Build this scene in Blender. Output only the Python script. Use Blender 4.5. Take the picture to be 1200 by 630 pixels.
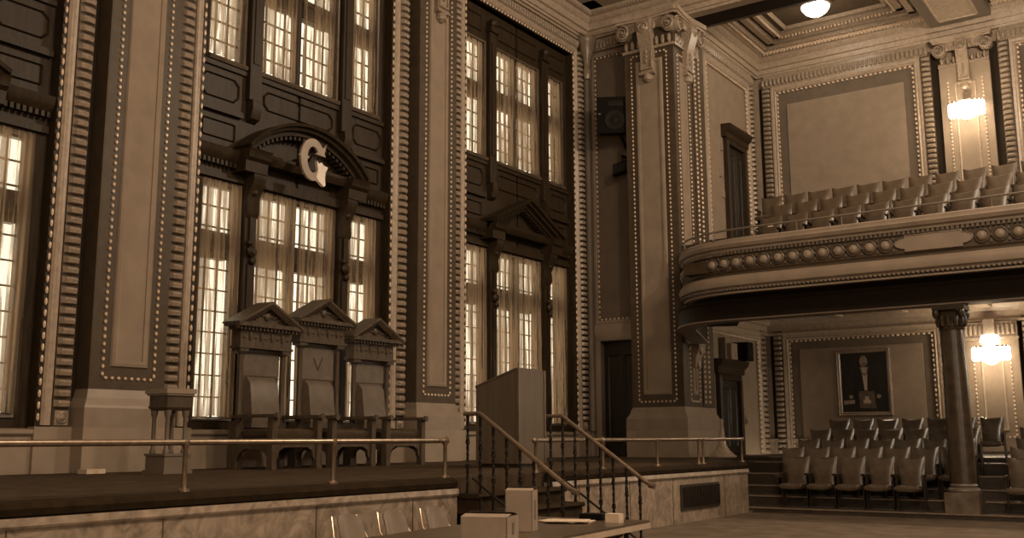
import bpy, bmesh, math, random
from mathutils import Vector, Matrix
random.seed(7)
for o in list(bpy.data.objects): bpy.data.objects.remove(o)
S = bpy.context.scene
C = S.collection
PI = math.pi
# ------------------------------------------------------------ camera
EYE = Vector((0, 0, 1.3)); FPX = 1188.9
PITCH, ROLL, YAW = math.radians(9.537), math.radians(-0.2785), math.radians(34.65)
F = Vector((-math.sin(YAW)*math.cos(PITCH), math.cos(YAW)*math.cos(PITCH), math.sin(PITCH)))
R0 = Vector((math.cos(YAW), math.sin(YAW), 0)); U0 = R0.cross(F)
RT = math.cos(ROLL)*R0 + math.sin(ROLL)*U0; UP = -math.sin(ROLL)*R0 + math.cos(ROLL)*U0
cam = bpy.data.objects.new('camera', bpy.data.cameras.new('camera')); C.objects.link(cam)
cam.matrix_world = Matrix(((RT.x, UP.x, -F.x, EYE.x), (RT.y, UP.y, -F.y, EYE.y), (RT.z, UP.z, -F.z, EYE.z), (0, 0, 0, 1)))
cam.data.sensor_width = 36; cam.data.lens = FPX/1200*36; cam.data.clip_end = 200; cam.data.clip_start = .05
S.camera = cam
# ------------------------------------------------------------ world, lights, exposure
S.view_settings.view_transform = 'Standard'; S.view_settings.look = 'None'
S.view_settings.exposure = 0.0; S.view_settings.gamma = 1.0; S.view_settings.use_curve_mapping = False
w = bpy.data.worlds.new('sky'); S.world = w; w.use_nodes = True
w.node_tree.nodes['Background'].inputs[0].default_value = (1, .84, .62, 1)
w.node_tree.nodes['Background'].inputs[1].default_value = 2.25
LC = (1, .82, .62)
def lamp(name, loc, power, r=.3, col=LC, typ='POINT'):
    l = bpy.data.lights.new(name, typ); l.energy = power; l.color = col
    l.shadow_soft_size = r
    o = bpy.data.objects.new(name, l); o.location = loc; C.objects.link(o); return o
lamp('hall_lamp', (-1.0, 18.0, 11.0), 2100, .3)
lamp('hall_lamp', (0.5, 9.0, 10.8), 1850, .5)
lamp('hall_lamp', (0.5, 0.0, 10.6), 1700, .6)
lamp('hall_low_fill', (9.0, 3.0, 4.0), 1100, .4)  # added low fills, unseen, to brighten the stage front and seats
lamp('hall_low_fill', (3.0, -5.0, 4.0), 800, .4)
lamp('under_balcony_lamp', (1.9, 27.1, 3.3), 260, .2)
lamp('under_balcony_lamp', (1.5, 21.5, 4.3), 330, .2)
lamp('under_balcony_lamp', (-6.4, 22.6, 4.35), 60, .2)
lamp('balcony_lamp', (1.7, 27.1, 9.6), 90, .2)

# ------------------------------------------------------------ materials
def sep(v, k=1.0):
    k *= 1+max(0, .12-v)*6
    return (v, v*(1-.24*k), v*(1-.45*k), 1)
def M(name, v, rough=.6, metal=0, nscale=6, namt=.15, bump=0, bscale=40, k=1.0, stretch=(1, 1, 1), spec=.5):
    m = bpy.data.materials.new(name); m.use_nodes = True; nt = m.node_tree; n = nt.nodes; L = nt.links
    b = n['Principled BSDF']; b.inputs['Roughness'].default_value = rough; b.inputs['Metallic'].default_value = metal
    b.inputs['Specular IOR Level'].default_value = spec
    tc = n.new('ShaderNodeTexCoord'); mp = n.new('ShaderNodeMapping'); mp.inputs['Scale'].default_value = stretch
    L.new(tc.outputs['Object'], mp.inputs['Vector'])
    nz = n.new('ShaderNodeTexNoise'); nz.inputs['Scale'].default_value = nscale; nz.inputs['Detail'].default_value = 5
    L.new(mp.outputs[0], nz.inputs['Vector'])
    cr = n.new('ShaderNodeValToRGB'); cr.color_ramp.elements[0].position = .3; cr.color_ramp.elements[1].position = .7
    cr.color_ramp.elements[0].color = sep(v*(1-namt), k); cr.color_ramp.elements[1].color = sep(v*(1+namt), k)
    L.new(nz.outputs['Fac'], cr.inputs[0]); L.new(cr.outputs[0], b.inputs['Base Color'])
    if bump:
        n2 = n.new('ShaderNodeTexNoise'); n2.inputs['Scale'].default_value = bscale; L.new(mp.outputs[0], n2.inputs['Vector'])
        bp = n.new('ShaderNodeBump'); bp.inputs['Strength'].default_value = bump; bp.inputs['Distance'].default_value = .02
        L.new(n2.outputs['Fac'], bp.inputs['Height']); L.new(bp.outputs[0], b.inputs['Normal'])
    return m
plaster = M('panel_cloth', .25, .85, nscale=3, namt=.10, bump=.2, bscale=90, spec=.2)
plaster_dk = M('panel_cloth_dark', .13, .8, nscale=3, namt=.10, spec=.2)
ceilm = M('ceiling_plaster', .34, .7, nscale=2, namt=.08)
mould = M('moulding_plaster', .33, .42, nscale=12, namt=.18)
leafm = M('leaf_moulding', .27, .30, nscale=20, namt=.25)
gilt = M('bead_gilt', .62, .28, nscale=30, namt=.2)
frame = M('frame_brown', .068, .5, nscale=6, namt=.15, spec=.3)
walld = M('recess_dark', .016, .8, spec=.2)
wood = M('dark_woodwork', .030, .45, nscale=4, namt=.35, stretch=(6, 6, .6), spec=.22)
woodm = M('woodwork_lit_edge', .085, .4, nscale=4, namt=.3)  # paler wood: lit look of frames and sills put into colour
throne_w = M('oak_throne', .068, .42, nscale=5, namt=.35, stretch=(5, 5, .7), spec=.3)
throne_l = M('throne_leather', .06, .3, nscale=8, namt=.2)
throne_b = M('throne_back_leather', .10, .38, nscale=8, namt=.15)
oak = M('lectern_oak', .10, .45, nscale=2, namt=.13, stretch=(6, 6, .4), spec=.3)
stone = M('painted_plinth', .24, .45, nscale=3, namt=.12)
stone_dk = M('painted_plinth_dark', .13, .5, nscale=3, namt=.12)
floorm = M('hall_carpet', .12, .9, nscale=3, namt=.22, bump=.4, bscale=60, spec=.1)
carpet = M('stage_carpet', .055, .95, nscale=5, namt=.25, bump=.5, bscale=70, spec=.1)
carpet_d = M('stage_edge_carpet', .022, .95, nscale=8, namt=.3, spec=.1)
stair_c = M('stair_carpet', .030, .95, nscale=8, namt=.3, spec=.1)
riser = M('tier_boards', .030, .5, nscale=6, namt=.3)
nose = M('step_nosing', .33, .25, nscale=9, namt=.2, metal=.6)
leather = M('seat_leather', .075, .24, nscale=5, namt=.35, spec=.8)
leather_u = M('balcony_seat_leather', .062, .30, nscale=5, namt=.35, spec=.5)
seatiron = M('seat_iron', .018, .4)
iron = M('wrought_iron', .010, .5, spec=.25)
brass = M('brass_rail', .36, .3, metal=.85, nscale=14, namt=.2)
speakm = M('speaker_black', .004, .8, spec=.15); speakc = M('speaker_cone', .008, .7, spec=.2)
doorm = M('dark_door', .012, .5)
board = M('cardboard', .27, .85, nscale=9, namt=.1, spec=.2); paper = M('paper', .55, .7, nscale=30, namt=.12)
tabletop = M('table_top', .075, .3, nscale=9, namt=.2); tabedge = M('table_edge', .40, .5)
shell = M('chair_shell', .17, .35, nscale=5, namt=.12); chrome = M('chair_chrome', .6, .25, metal=.9)
goldpic = M('picture_frame', .23, .35, nscale=15, namt=.3)
p_dark = M('paint_dark', .012, .5, nscale=5, namt=.5); p_coat = M('paint_coat', .006, .5); p_skin = M('paint_skin', .22, .5)
p_white = M('paint_white', .36, .5); p_apron = M('paint_apron', .09, .5, nscale=25, namt=.5); p_book = M('paint_book', .22, .5); p_grey = M('paint_grey', .12, .5)
gmat = M('letter_plate', .28, .4); gbright = M('letter_leaf', .95, .22, metal=.5, k=.5, namt=.04)
ventm = M('grille', .020, .5)
columnm = M('column_stone', .045, .32, nscale=7, namt=.35)
# marble with veins
marble = M('stage_marble', .25, .35, nscale=3.5, namt=.42)
nt = marble.node_tree; nz = [q for q in nt.nodes if q.type == 'TEX_NOISE'][0]; nz.inputs['Distortion'].default_value = 2.5; nz.inputs['Detail'].default_value = 8
pedm = M('pedestal_marble', .10, .4, nscale=5, namt=.45)
marble_w = M('dado_marble', .27, .4, nscale=2, namt=.15)
def emis(name, col, s):
    m = bpy.data.materials.new(name); m.use_nodes = True; b = m.node_tree.nodes['Principled BSDF']
    b.inputs['Base Color'].default_value = (.8, .7, .5, 1); b.inputs['Emission Color'].default_value = (*col, 1); b.inputs['Emission Strength'].default_value = s
    return m
glow = emis('lit_glass', (1, .88, .70), 9); glow2 = emis('lit_bowl', (1, .85, .62), 2.2)
# window glass: thin pane
glass = bpy.data.materials.new('window_glass'); glass.use_nodes = True; nt = glass.node_tree; nt.nodes.clear()
a = nt.nodes.new('ShaderNodeBsdfTransparent'); a.inputs[0].default_value = (.95, .95, .93, 1)
g_ = nt.nodes.new('ShaderNodeBsdfGlossy'); g_.inputs['Roughness'].default_value = .08
mx = nt.nodes.new('ShaderNodeMixShader'); mx.inputs[0].default_value = .05; out = nt.nodes.new('ShaderNodeOutputMaterial')
nt.links.new(a.outputs[0], mx.inputs[1]); nt.links.new(g_.outputs[0], mx.inputs[2]); nt.links.new(mx.outputs[0], out.inputs[0])
# sheer curtain: weave is open in vertical streaks, dense in the folds
def curtain_mat(name, lo, hi, fab):
    m = bpy.data.materials.new(name); m.use_nodes = True; nt = m.node_tree; nt.nodes.clear(); N = nt.nodes.new; L = nt.links.new
    tc = N('ShaderNodeTexCoord'); mp = N('ShaderNodeMapping'); mp.inputs['Scale'].default_value = (.01, 1, .035)
    L(tc.outputs['Object'], mp.inputs[0])
    n1 = N('ShaderNodeTexNoise'); n1.inputs['Scale'].default_value = 13; n1.inputs['Detail'].default_value = 2
    n2 = N('ShaderNodeTexNoise'); n2.inputs['Scale'].default_value = 42; n2.inputs['Detail'].default_value = 1
    L(mp.outputs[0], n1.inputs['Vector']); L(mp.outputs[0], n2.inputs['Vector'])
    ad = N('ShaderNodeMath'); ad.operation = 'ADD'; ml = N('ShaderNodeMath'); ml.operation = 'MULTIPLY'; ml.inputs[1].default_value = .55
    L(n2.outputs['Fac'], ml.inputs[0]); L(n1.outputs['Fac'], ad.inputs[0]); L(ml.outputs[0], ad.inputs[1])
    cr = N('ShaderNodeValToRGB'); e = cr.color_ramp.elements
    e[0].position = .66; e[0].color = (lo, lo, lo, 1); e[1].position = .90; e[1].color = (hi, hi, hi, 1)
    x = cr.color_ramp.elements.new(.77); x.color = (lo+.12*(hi-lo),)*3 + (1,)
    L(ad.outputs[0], cr.inputs[0])
    tr = N('ShaderNodeBsdfTransparent'); tl = N('ShaderNodeBsdfTranslucent'); tl.inputs[0].default_value = sep(fab, 1.25)
    df = N('ShaderNodeBsdfDiffuse'); df.inputs[0].default_value = sep(.3)
    m1 = N('ShaderNodeMixShader'); m1.inputs[0].default_value = .3; m2 = N('ShaderNodeMixShader')
    L(tl.outputs[0], m1.inputs[1]); L(df.outputs[0], m1.inputs[2]); L(cr.outputs[0], m2.inputs[0])
    L(m1.outputs[0], m2.inputs[1]); L(tr.outputs[0], m2.inputs[2])
    o = N('ShaderNodeOutputMaterial'); L(m2.outputs[0], o.inputs[0]); return m
curt = curtain_mat('sheer_curtain', .12, .72, .38)

# ------------------------------------------------------------ mesh builder
ORI = Vector((0, 0, 0))
def TI(u, v, w): return (u, v, w)               # identity (x,y,z)
def TL(u, v, w): return (-13+w, u, v)           # window wall: u along y, v up, w into the hall
def TB(u, v, w): return (u, 27.7-w, v)          # back wall behind the gallery
def TW(u, v, w): return (u, 22.3-w, v)          # narrow end wall with the speaker
def TS(u, v, w): return (-10.4+w, u, v)         # side wall of the gallery
class MB:
    def __init__(s, T=TI): s.T = T; s.v = []; s.f = []; s.mi = []; s.mat = 0
    def add(s, vs, fs):
        b = len(s.v); s.v += [s.T(*p) for p in vs]; s.f += [tuple(b+i for i in f) for f in fs]; s.mi += [s.mat]*len(fs); return s
    def box(s, u0, u1, v0, v1, w0, w1):
        return s.add([(u, v, w) for w in (w0, w1) for v in (v0, v1) for u in (u0, u1)], [(0, 1, 3, 2), (4, 6, 7, 5), (0, 4, 5, 1), (2, 3, 7, 6), (0, 2, 6, 4), (1, 5, 7, 3)])
    def loft(s, rings, cap=True, closed=True, loop=False):
        n = len(rings[0]); vs = [p for r in rings for p in r]; fs = []
        m = len(rings)
        for i in range(m if loop else m-1):
            j = (i+1) % m
            for k in range(n if closed else n-1):
                l = (k+1) % n; fs.append((i*n+k, i*n+l, j*n+l, j*n+k))
        if cap and closed and not loop: fs += [tuple(range(n))[::-1], tuple((m-1)*n+k for k in range(n))]
        return s.add(vs, fs)
    def uv(s, pts, w0, w1): return s.loft([[(a, b, w) for a, b in pts] for w in (w0, w1)])
    def wv(s, prof, u0, u1): return s.loft([[(u, b, a) for a, b in prof] for u in (u0, u1)])    # prof of (w,v)
    def uw(s, prof, v0, v1): return s.loft([[(a, v, b) for a, b in prof] for v in (v0, v1)])    # prof of (u,w)
    def lathe(s, cu, cw, prof, n=16):        # axis v, prof of (r, v)
        return s.loft([[(cu+r*math.cos(2*PI*k/n), v, cw+r*math.sin(2*PI*k/n)) for k in range(n)] for r, v in prof])
    def lathew(s, cu, cv, prof, n=16):       # axis w, prof of (r, w)
        return s.loft([[(cu+r*math.cos(2*PI*k/n), cv+r*math.sin(2*PI*k/n), w) for k in range(n)] for r, w in prof])
    def lathez(s, x, y, prof, n=16):         # identity transform, prof of (r, z)
        return s.loft([[(x+r*math.cos(2*PI*k/n), y+r*math.sin(2*PI*k/n), z) for k in range(n)] for r, z in prof])
    def bead(s, u, v, w, a, b, c):
        prof = [(.35, -.93), (.9, -.45), (.9, .45), (.35, .93)]
        n = 6
        return s.loft([[(u+a*r*math.cos(2*PI*k/n), v+b*h, w+c*r*math.sin(2*PI*k/n)) for k in range(n)] for r, h in prof])
    def beads(s, u0, v0, u1, v1, w, r, pitch, asp=1.0):
        L = math.hypot(u1-u0, v1-v0); n = max(1, round(L/pitch))
        for i in range(n):
            t = (i+.5)/n; vert = abs(v1-v0) > abs(u1-u0)
            s.bead(u0+(u1-u0)*t, v0+(v1-v0)*t, w, r if vert else r*asp, r*asp if vert else r, r)
        return s
    def pillow(s, u0, u1, v0, v1, w, h, along='v'):
        g = [(0, 0), (.15, .8), (.5, 1), (.85, .8), (1, 0)]; q = [(0, .15), (.12, .8), (.6, 1), (.92, .75), (1, .1)]
        A, B = (g, q) if along == 'v' else (q, g)
        vs = [(u0+(u1-u0)*a, v0+(v1-v0)*b, w+h*ha*hb) for a, ha in A for b, hb in B]
        return s.add(vs, [(i*5+j, i*5+j+1, i*5+j+6, i*5+j+5) for i in range(4) for j in range(4)])
    def leaves(s, u0, u1, v0, v1, w, h, pitch, along='v', gap=.30):
        L = (v1-v0) if along == 'v' else (u1-u0); n = max(1, round(L/pitch)); d = L/n
        for i in range(n):
            if along == 'v': s.pillow(u0, u1, v0+i*d, v0+(i+1-gap)*d, w, h)
            else: s.pillow(u0+i*d, u0+(i+1-gap)*d, v0, v1, w, h, 'u')
        return s
    def ring(s, u0, u1, v0, v1, prof, bottom=True):     # mitred moulding round a rectangle; prof of (outward, w)
        if bottom:
            R_ = []
            for (su, sv) in ((-1, -1), (1, -1), (1, 1), (-1, 1)):
                R_.append([((u1 if su > 0 else u0)+su*d, (v1 if sv > 0 else v0)+sv*d, w_) for d, w_ in prof])
            return s.loft(R_, loop=True)
        R_ = [[(u0-d, v0, w_) for d, w_ in prof], [(u0-d, v1+d, w_) for d, w_ in prof], [(u1+d, v1+d, w_) for d, w_ in prof], [(u1+d, v0, w_) for d, w_ in prof]]
        return s.loft(R_)
    def rrect(s, u0, u1, v0, v1, w0, w1, t=.03, c=.09):  # thin moulded outline with cut corners
        o = [(u0+c, v0), (u1-c, v0), (u1, v0+c), (u1, v1-c), (u1-c, v1), (u0+c, v1), (u0, v1-c), (u0, v0+c)]
        cu, cv = (u0+u1)/2, (v0+v1)/2
        i = [(cu+(a-cu)*(1-2*t/(u1-u0)), cv+(b-cv)*(1-2*t/(v1-v0))) for a, b in o]
        m = [((a+x)/2, (b+y)/2) for (a, b), (x, y) in zip(o, i)]
        return s.loft([[(a[0], a[1], w0), (m_[0], m_[1], w1), (b[0], b[1], w0)] for a, m_, b in zip(o, m, i)], loop=True)
    def tube(s, pts, r, n=8, cap=True, up=(0, 0, 1)):
        P = [Vector(p) for p in pts]; rings = []
        for i, p in enumerate(P):
            d = (P[min(i+1, len(P)-1)]-P[max(i-1, 0)]).normalized(); u = Vector(up)
            if abs(d.dot(u)) > .95: u = Vector((1, 0, 0)) if abs(d.x) < .9 else Vector((0, 1, 0))
            x = d.cross(u).normalized(); y = x.cross(d); rr = r[i] if isinstance(r, (list, tuple)) else r
            rings.append([tuple(p+rr*(math.cos(2*PI*k/n)*x+math.sin(2*PI*k/n)*y)) for k in range(n)])
        return s.loft(rings, cap)
    def build(s, name, mats, parent=None, kind=None, label=None, cat=None, group=None, smooth=35):
        me = bpy.data.meshes.new(name)
        o_ = ORI if parent is not None else Vector((0, 0, 0))
        me.from_pydata([tuple(Vector(p)-o_) for p in s.v], [], s.f)
        if not isinstance(mats, (list, tuple)): mats = [mats]
        for m in mats: me.materials.append(m)
        me.polygons.foreach_set('material_index', s.mi)
        bm = bmesh.new(); bm.from_mesh(me); bmesh.ops.recalc_face_normals(bm, faces=bm.faces); bm.to_mesh(me); bm.free()
        if smooth: me.shade_smooth(); me.set_sharp_from_angle(angle=math.radians(smooth))
        o = bpy.data.objects.new(name, me); C.objects.link(o)
        if parent is not None: o.parent = parent
        tag(o, kind, label, cat, group); return o
def tag(o, kind=None, label=None, cat=None, group=None):
    for k, x in (('kind', kind), ('label', label), ('category', cat), ('group', group)):
        if x: o[k] = x
    return o
def thing(name, loc, label, cat, group=None, kind=None):
    global ORI
    e = bpy.data.objects.new(name, None); e.location = loc; e.empty_display_size = .1; C.objects.link(e); ORI = Vector(loc)
    return tag(e, kind, label, cat, group)
def dup(root, loc, rz=None, label=None, group=None):
    r = root.copy(); C.objects.link(r); r.location = loc
    if rz is not None: r.rotation_euler = (0, 0, rz)
    if label: r['label'] = label
    if group: r['group'] = group
    for ch in list(root.children):
        c = ch.copy(); C.objects.link(c); c.parent = r
        for g in list(ch.children):
            d = g.copy(); C.objects.link(d); d.parent = c
    return r
def struct(mb, name, mats, label=None, **k): return mb.build(name, mats, kind='structure', label=label, **k)

STG = .88                    # stage height
TOP = 11.2                   # head of the bay frames
BAYS = [5.35, 12.35, 19.35]  # bay centres along the window wall
PIL = [1.85, 8.85, 15.85]
# ------------------------------------------------------------ floor, shell
m = MB().box(-7.09, 13, -8, 27.9, -.2, 0); struct(m, 'floor', floorm)
m = MB(TL)                   # window wall: solid between the bays
edges = [-8.0] + [q for c in BAYS for q in (c-2.3, c+2.3)] + [22.3]
for i in range(0, len(edges), 2): m.box(edges[i], edges[i+1], 0, 12.6, -.7, -.1)
for c in BAYS: m.box(c-2.3, c+2.3, TOP, 12.6, -.7, -.1); m.box(c-2.3, c+2.3, 0, 1.42, -.7, -.12)
struct(m, 'wall_left', walld)
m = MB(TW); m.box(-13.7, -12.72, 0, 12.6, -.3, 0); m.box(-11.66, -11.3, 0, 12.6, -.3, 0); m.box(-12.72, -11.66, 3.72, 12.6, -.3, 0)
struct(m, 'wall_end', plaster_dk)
m = MB(TS); m.box(22.9, 27.9, 0, 12.6, -.3, 0); struct(m, 'wall_gallery_side', plaster)
m = MB(TB); m.box(-10.7, 13.0, 0, 12.6, -.3, 0); struct(m, 'wall_back', plaster)
m = MB(); m.box(13, 13.3, -8.3, 28, -.2, 12.7); struct(m, 'wall_right', plaster)
m = MB(); m.box(-13.7, 13.3, -8.3, -8, -.2, 12.7); struct(m, 'wall_near', plaster)
m = MB(); m.box(-13.7, 13.3, -8.3, 28.0, 12.75, 12.95); struct(m, 'ceiling', ceilm)

# ------------------------------------------------------------ window bays
LIGHTS = [(-2.05, -1.3), (-.93, -.04), (.04, .93), (1.3, 2.05)]
Z_LO = (1.65, 5.48); Z_UP = (7.66, 10.38)
def window(n, c, z0, z1, daylight_blocks):
    e = thing('window_%d' % n, (-13.3, c, z0), 'tall %s window of four lights in the %s recess' % ('upper' if z0 > 5 else 'lower', ['leftmost', 'middle', 'right-hand'][BAYS.index(c)]), 'window', kind='structure')
    fr = MB(TL); gb = MB(TL); gl = MB(TL)
    for a, b in LIGHTS:
        u0, u1 = c+a, c+b
        fr.ring(u0+.035, u1-.035, z0+.035, z1-.035, [(0, -.42), (0, -.30), (.035, -.28), (.07, -.30), (.07, -.42)])
        k = 3 if b-a < .8 else 4
        for i in range(1, k): x = u0+(u1-u0)*i/k; gb.box(x-.009, x+.009, z0, z1, -.40, -.36)
        nz_ = round((z1-z0)/.34)
        for i in range(1, nz_): z = z0+(z1-z0)*i/nz_; gb.box(u0, u1, z-.011, z+.011, -.40, -.36)
        gl.box(u0, u1, z0, z1, -.385, -.377)
        for ta, tb in daylight_blocks: gb.box(u0, u1, ta, tb, -.60, -.45)  # bars added outside the glass to block daylight in dark bands
    fr.build('window_frame', woodm, e); gb.build('glazing_and_block_bars', wood, e); gl.build('pane', glass, e)
def curtain(c, a, b, z0, z1, w, label, seed):
    rnd = random.Random(seed); u0, u1 = c+a, c+b; W = u1-u0; n = 72; rows = 9
    ph = rnd.random()*6; k = 2*PI/(.085+.02*rnd.random()); m = MB(TL); vs = []
    fl = [rnd.uniform(-.03, .03) for _ in range(5)]
    for j in range(rows):
        t = j/(rows-1); amp = .012+.022*(1-t)
        for i in range(n+1):
            s_ = i/n
            u = u0+W*s_ + (1-t)*fl[1]*math.sin(s_*PI)
            d = amp*math.sin(k*W*s_+ph+1.2*math.sin(3*s_+t)) + amp*.5*math.sin(.43*k*W*s_+2*t+ph)
            zz = z0+(z1-z0)*t + (.015*math.sin(9*s_+ph) if j == 0 else 0)
            vs.append((u, zz, w+d))
    m.add(vs, [(j*(n+1)+i, j*(n+1)+i+1, (j+1)*(n+1)+i+1, (j+1)*(n+1)+i) for j in range(rows-1) for i in range(n)])
    m.build('curtain', curt, label=label, cat='curtain', group='sheer curtains in the tall windows', smooth=180)
def trimname():
    trimname.n += 1; return 'trim_%d' % trimname.n
trimname.n = 0
seed = 0
for bi, c in enumerate(BAYS):
    bn = ['leftmost', 'middle', 'right-hand'][bi]
    # joinery filling the recess
    m = MB(TL)
    for a, b in [(-2.3, -2.05), (-1.3, -.93), (-.045, .045), (.93, 1.3), (2.05, 2.3)]:
        d = -.22 if abs(a) > .1 else -.26
        m.box(c+a, c+b, 1.42, TOP, -.45, d)
    for a, b in LIGHTS:
        m.box(c+a, c+b, 1.42, Z_LO[0], -.45, -.22); m.box(c+a, c+b, Z_LO[1], Z_UP[0], -.45, -.22); m.box(c+a, c+b, Z_UP[1], TOP, -.45, -.22)
    # reveals of the recess
    for s_ in (-1, 1): m.box(*sorted((c+s_*2.27, c+s_*2.34)), 1.42, TOP+.04, -.5, -.02)
    m.box(c-2.3, c+2.3, TOP, TOP+.07, -.5, -.02)
    m.box(c-2.25, c+2.25, Z_UP[0]-.2, Z_UP[0]-.12, -.25, -.17)
    # spandrel panels
    for a, b in ((-2.18, -1.38), (1.38, 2.18)):
        m.rrect(c+a, c+b, 6.92, 7.34, -.22, -.18, .035, .10); m.rrect(c+a+.05, c+b-.05, 6.24, 6.56, -.22, -.18, .035, .02)
        m.rrect(c+a+.05, c+b-.05, 10.6, 11.0, -.22, -.18, .035, .02)
        m.box(c+a-.05, c+b+.05, 6.68, 6.76, -.22, -.13); m.box(c+a-.05, c+b+.05, 6.76, 6.80, -.22, -.16)
    m.rrect(c-.85, c+.85, 6.98, 7.34, -.22, -.18, .035, .10)
    m.rrect(c-.85, c+.85, 10.6, 11.0, -.22, -.18, .035, .02)
    # raised strips on the posts, upper order
    for sg in (-1, 1):
        p = c+sg*1.115
        m.box(p-.13, p+.13, 7.05, TOP-.55, -.22, -.10); m.box(p-.07, p+.07, 7.7, TOP-.8, -.10, -.08)
        m.wv([(-.22, 7.05), (-.05, 7.05), (-.03, 6.9), (-.09, 6.72), (-.22, 6.66)], p-.10, p+.10)
        m.box(p-.16, p+.16, TOP-.55, TOP-.42, -.22, -.04); m.lathew(p, TOP-.32, [(.11, -.2), (.12, -.05), (.06, .01)], 12)
        # lower order: carved drop, console under the cornice
        m.box(p-.12, p+.12, 1.65, 5.0, -.22, -.10); m.box(p-.06, p+.06, 1.9, 4.2, -.10, -.07)
        m.lathew(p, 4.42, [(.09, -.1), (.10, -.03), (.05, .02)], 10); m.lathew(p+.03, 4.26, [(.07, -.1), (.06, -.02), (.03, .0)], 10); m.lathew(p-.04, 4.56, [(.06, -.1), (.05, -.02), (.02, .0)], 10)
        m.box(p-.05, p+.05, 4.6, 5.0, -.10, -.05)
        m.wv([(-.22, 5.0), (-.08, 5.0), (-.04, 5.08), (-.06, 5.3), (.04, 5.5), (.10, 5.62), (.10, 5.72), (-.22, 5.72)], p-.13, p+.13)
        m.lathew(p, 5.42, [(.06, -.1), (.06, .0), (.02, .03)], 10)
    struct(m, trimname(), wood)
    m = MB(TL)      # sills and edges of the openings, in wood coloured as if lit
    for a, b in ((-2.05, -1.3), (-.93, .93), (1.3, 2.05)):
        m.wv([(-.25, Z_UP[0]-.11), (-.14, Z_UP[0]-.11), (-.12, Z_UP[0]-.07), (-.14, Z_UP[0]-.03), (-.25, Z_UP[0]-.02)], c+a-.03, c+b+.03)
        m.ring(c+a+.01, c+b-.01, Z_UP[0], Z_UP[1], [(-.01, -.23), (.0, -.20), (.03, -.19), (.045, -.22)])
        m.ring(c+a+.01, c+b-.01, Z_LO[0], Z_LO[1], [(-.01, -.23), (.0, -.20), (.03, -.19), (.045, -.22)])
    struct(m, trimname(), woodm)
    # entablature and pediment over the lower windows
    m = MB(TL)
    for a, b, pr_ in ((-2.25, -1.0, -.04), (1.0, 2.25, -.04)):
        m.box(c+a, c+b, 5.56, 5.66, -.22, -.15)
        m.wv([(-.22, 5.86), (pr_-.08, 5.86), (pr_-.02, 5.92), (pr_, 5.98), (pr_+.02, 6.07), (-.22, 6.11)], c+a, c+b)
        n = 14
        for i in range(n): x = c+a+(b-a)*(i+.5)/n; m.box(x-.025, x+.025, 5.78, 5.86, -.22, -.10)
    for sg in (-1, 1):   # blocks over the consoles
        p = c+sg*1.22
        m.wv([(-.22, 5.72), (.12, 5.72), (.13, 5.9), (.20, 5.95), (.22, 6.06), (.25, 6.09), (-.22, 6.12)], p-.24, p+.24)
    m.wv([(-.22, 5.94), (.02, 5.94), (.06, 6.0), (.08, 6.06), (-.22, 6.09)], c-1.0, c+1.0)
    m.box(c-1.0, c+1.0, 5.56, 5.72, -.22, -.12)
    if bi == 1:
        n = 28; Rr = 1.95; ang = math.asin(1.46/Rr); zc = 6.82-Rr
        def ringat(t): return [(c+(Rr-dr)*math.sin(t), zc+(Rr-dr)*math.cos(t), w_) for dr, w_ in ((0, -.2), (0, .24), (.05, .22), (.06, .15), (.11, .13), (.13, .04), (.19, .03), (.19, -.2))]
        m.loft([ringat(-ang+2*ang*i/n) for i in range(n+1)])
        for i in range(26):
            t = -ang*.93+2*ang*.93*i/25; q = Rr-.225; u, z = c+q*math.sin(t), zc+q*math.cos(t); m.box(u-.02, u+.02, z-.03, z+.03, -.2, .0)
        m.box(c-.14, c+.14, 5.95, 6.25, -.2, .05)
    else:
        pr_ = [(0, -.2), (0, .24), (.05, .22), (.06, .15), (.11, .13), (.13, .04), (.18, .03), (.18, -.2)]
        a_ = math.atan2(.68, 1.46); ca = math.cos(a_)
        R_ = [[(c-1.46, 6.10-d/ca+.08, w_) for d, w_ in pr_], [(c, 6.10+.68-d/ca+.08, w_) for d, w_ in pr_], [(c+1.46, 6.10-d/ca+.08, w_) for d, w_ in pr_]]
        m.loft(R_)
        for sg in (-1, 1):
            for i in range(14):
                x = 1.25*(i+.5)/14; z = 6.18+.68*(1-x/1.46)-.24; m.box(c+sg*x-.02, c+sg*x+.02, z-.03, z+.03, -.2, .0)
    m.box(c-1.35, c+1.35, 6.05, 6.16, -.22, -.05)
    struct(m, trimname(), woodm if False else wood)
    # plaster frame round the bay: bead, fillet, leaf band
    m = MB(TL)
    fil = [(.07, -.1), (.07, 0), (.10, .03), (.13, .02), (.15, .035), (.19, .035), (.21, .01), (.21, -.1)]
    m.ring(c-2.27, c+2.27, 1.52, TOP, fil, bottom=False)
    struct(m, trimname(), mould)
    m = MB(TL)
    m.beads(c-2.30, 1.55, c-2.30, TOP, .0, .023, .155, 2.3); m.beads(c+2.30, 1.55, c+2.30, TOP, .0, .023, .155, 2.3)
    m.beads(c-2.27, TOP+.03, c+2.27, TOP+.03, .0, .030, .12, 1.3)
    struct(m, trimname(), gilt)
    m = MB(TL)
    for s0 in (-2.76, 2.50):
        m.leaves(c+s0+.01, c+s0+.25, 1.76, TOP+.2, .0, .085, .142)
        m.box(c+s0+.03, c+s0+.23, 1.52, 1.72, 0, .02); m.lathew(c+s0+.13, 1.62, [(.085, 0), (.085, .03), (.06, .05), (.05, .045), (.02, .07)], 14)
    m.box(c-2.5, c+2.5, TOP+.21, TOP+.50, -.1, .0); m.leaves(c-2.55, c+2.55, TOP+.23, TOP+.46, .0, .08, .105, 'u')
    m.wv([(-.1, TOP+.46), (.07, TOP+.46), (.08, TOP+.52), (-.1, TOP+.56)], c-2.7, c+2.7)
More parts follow.
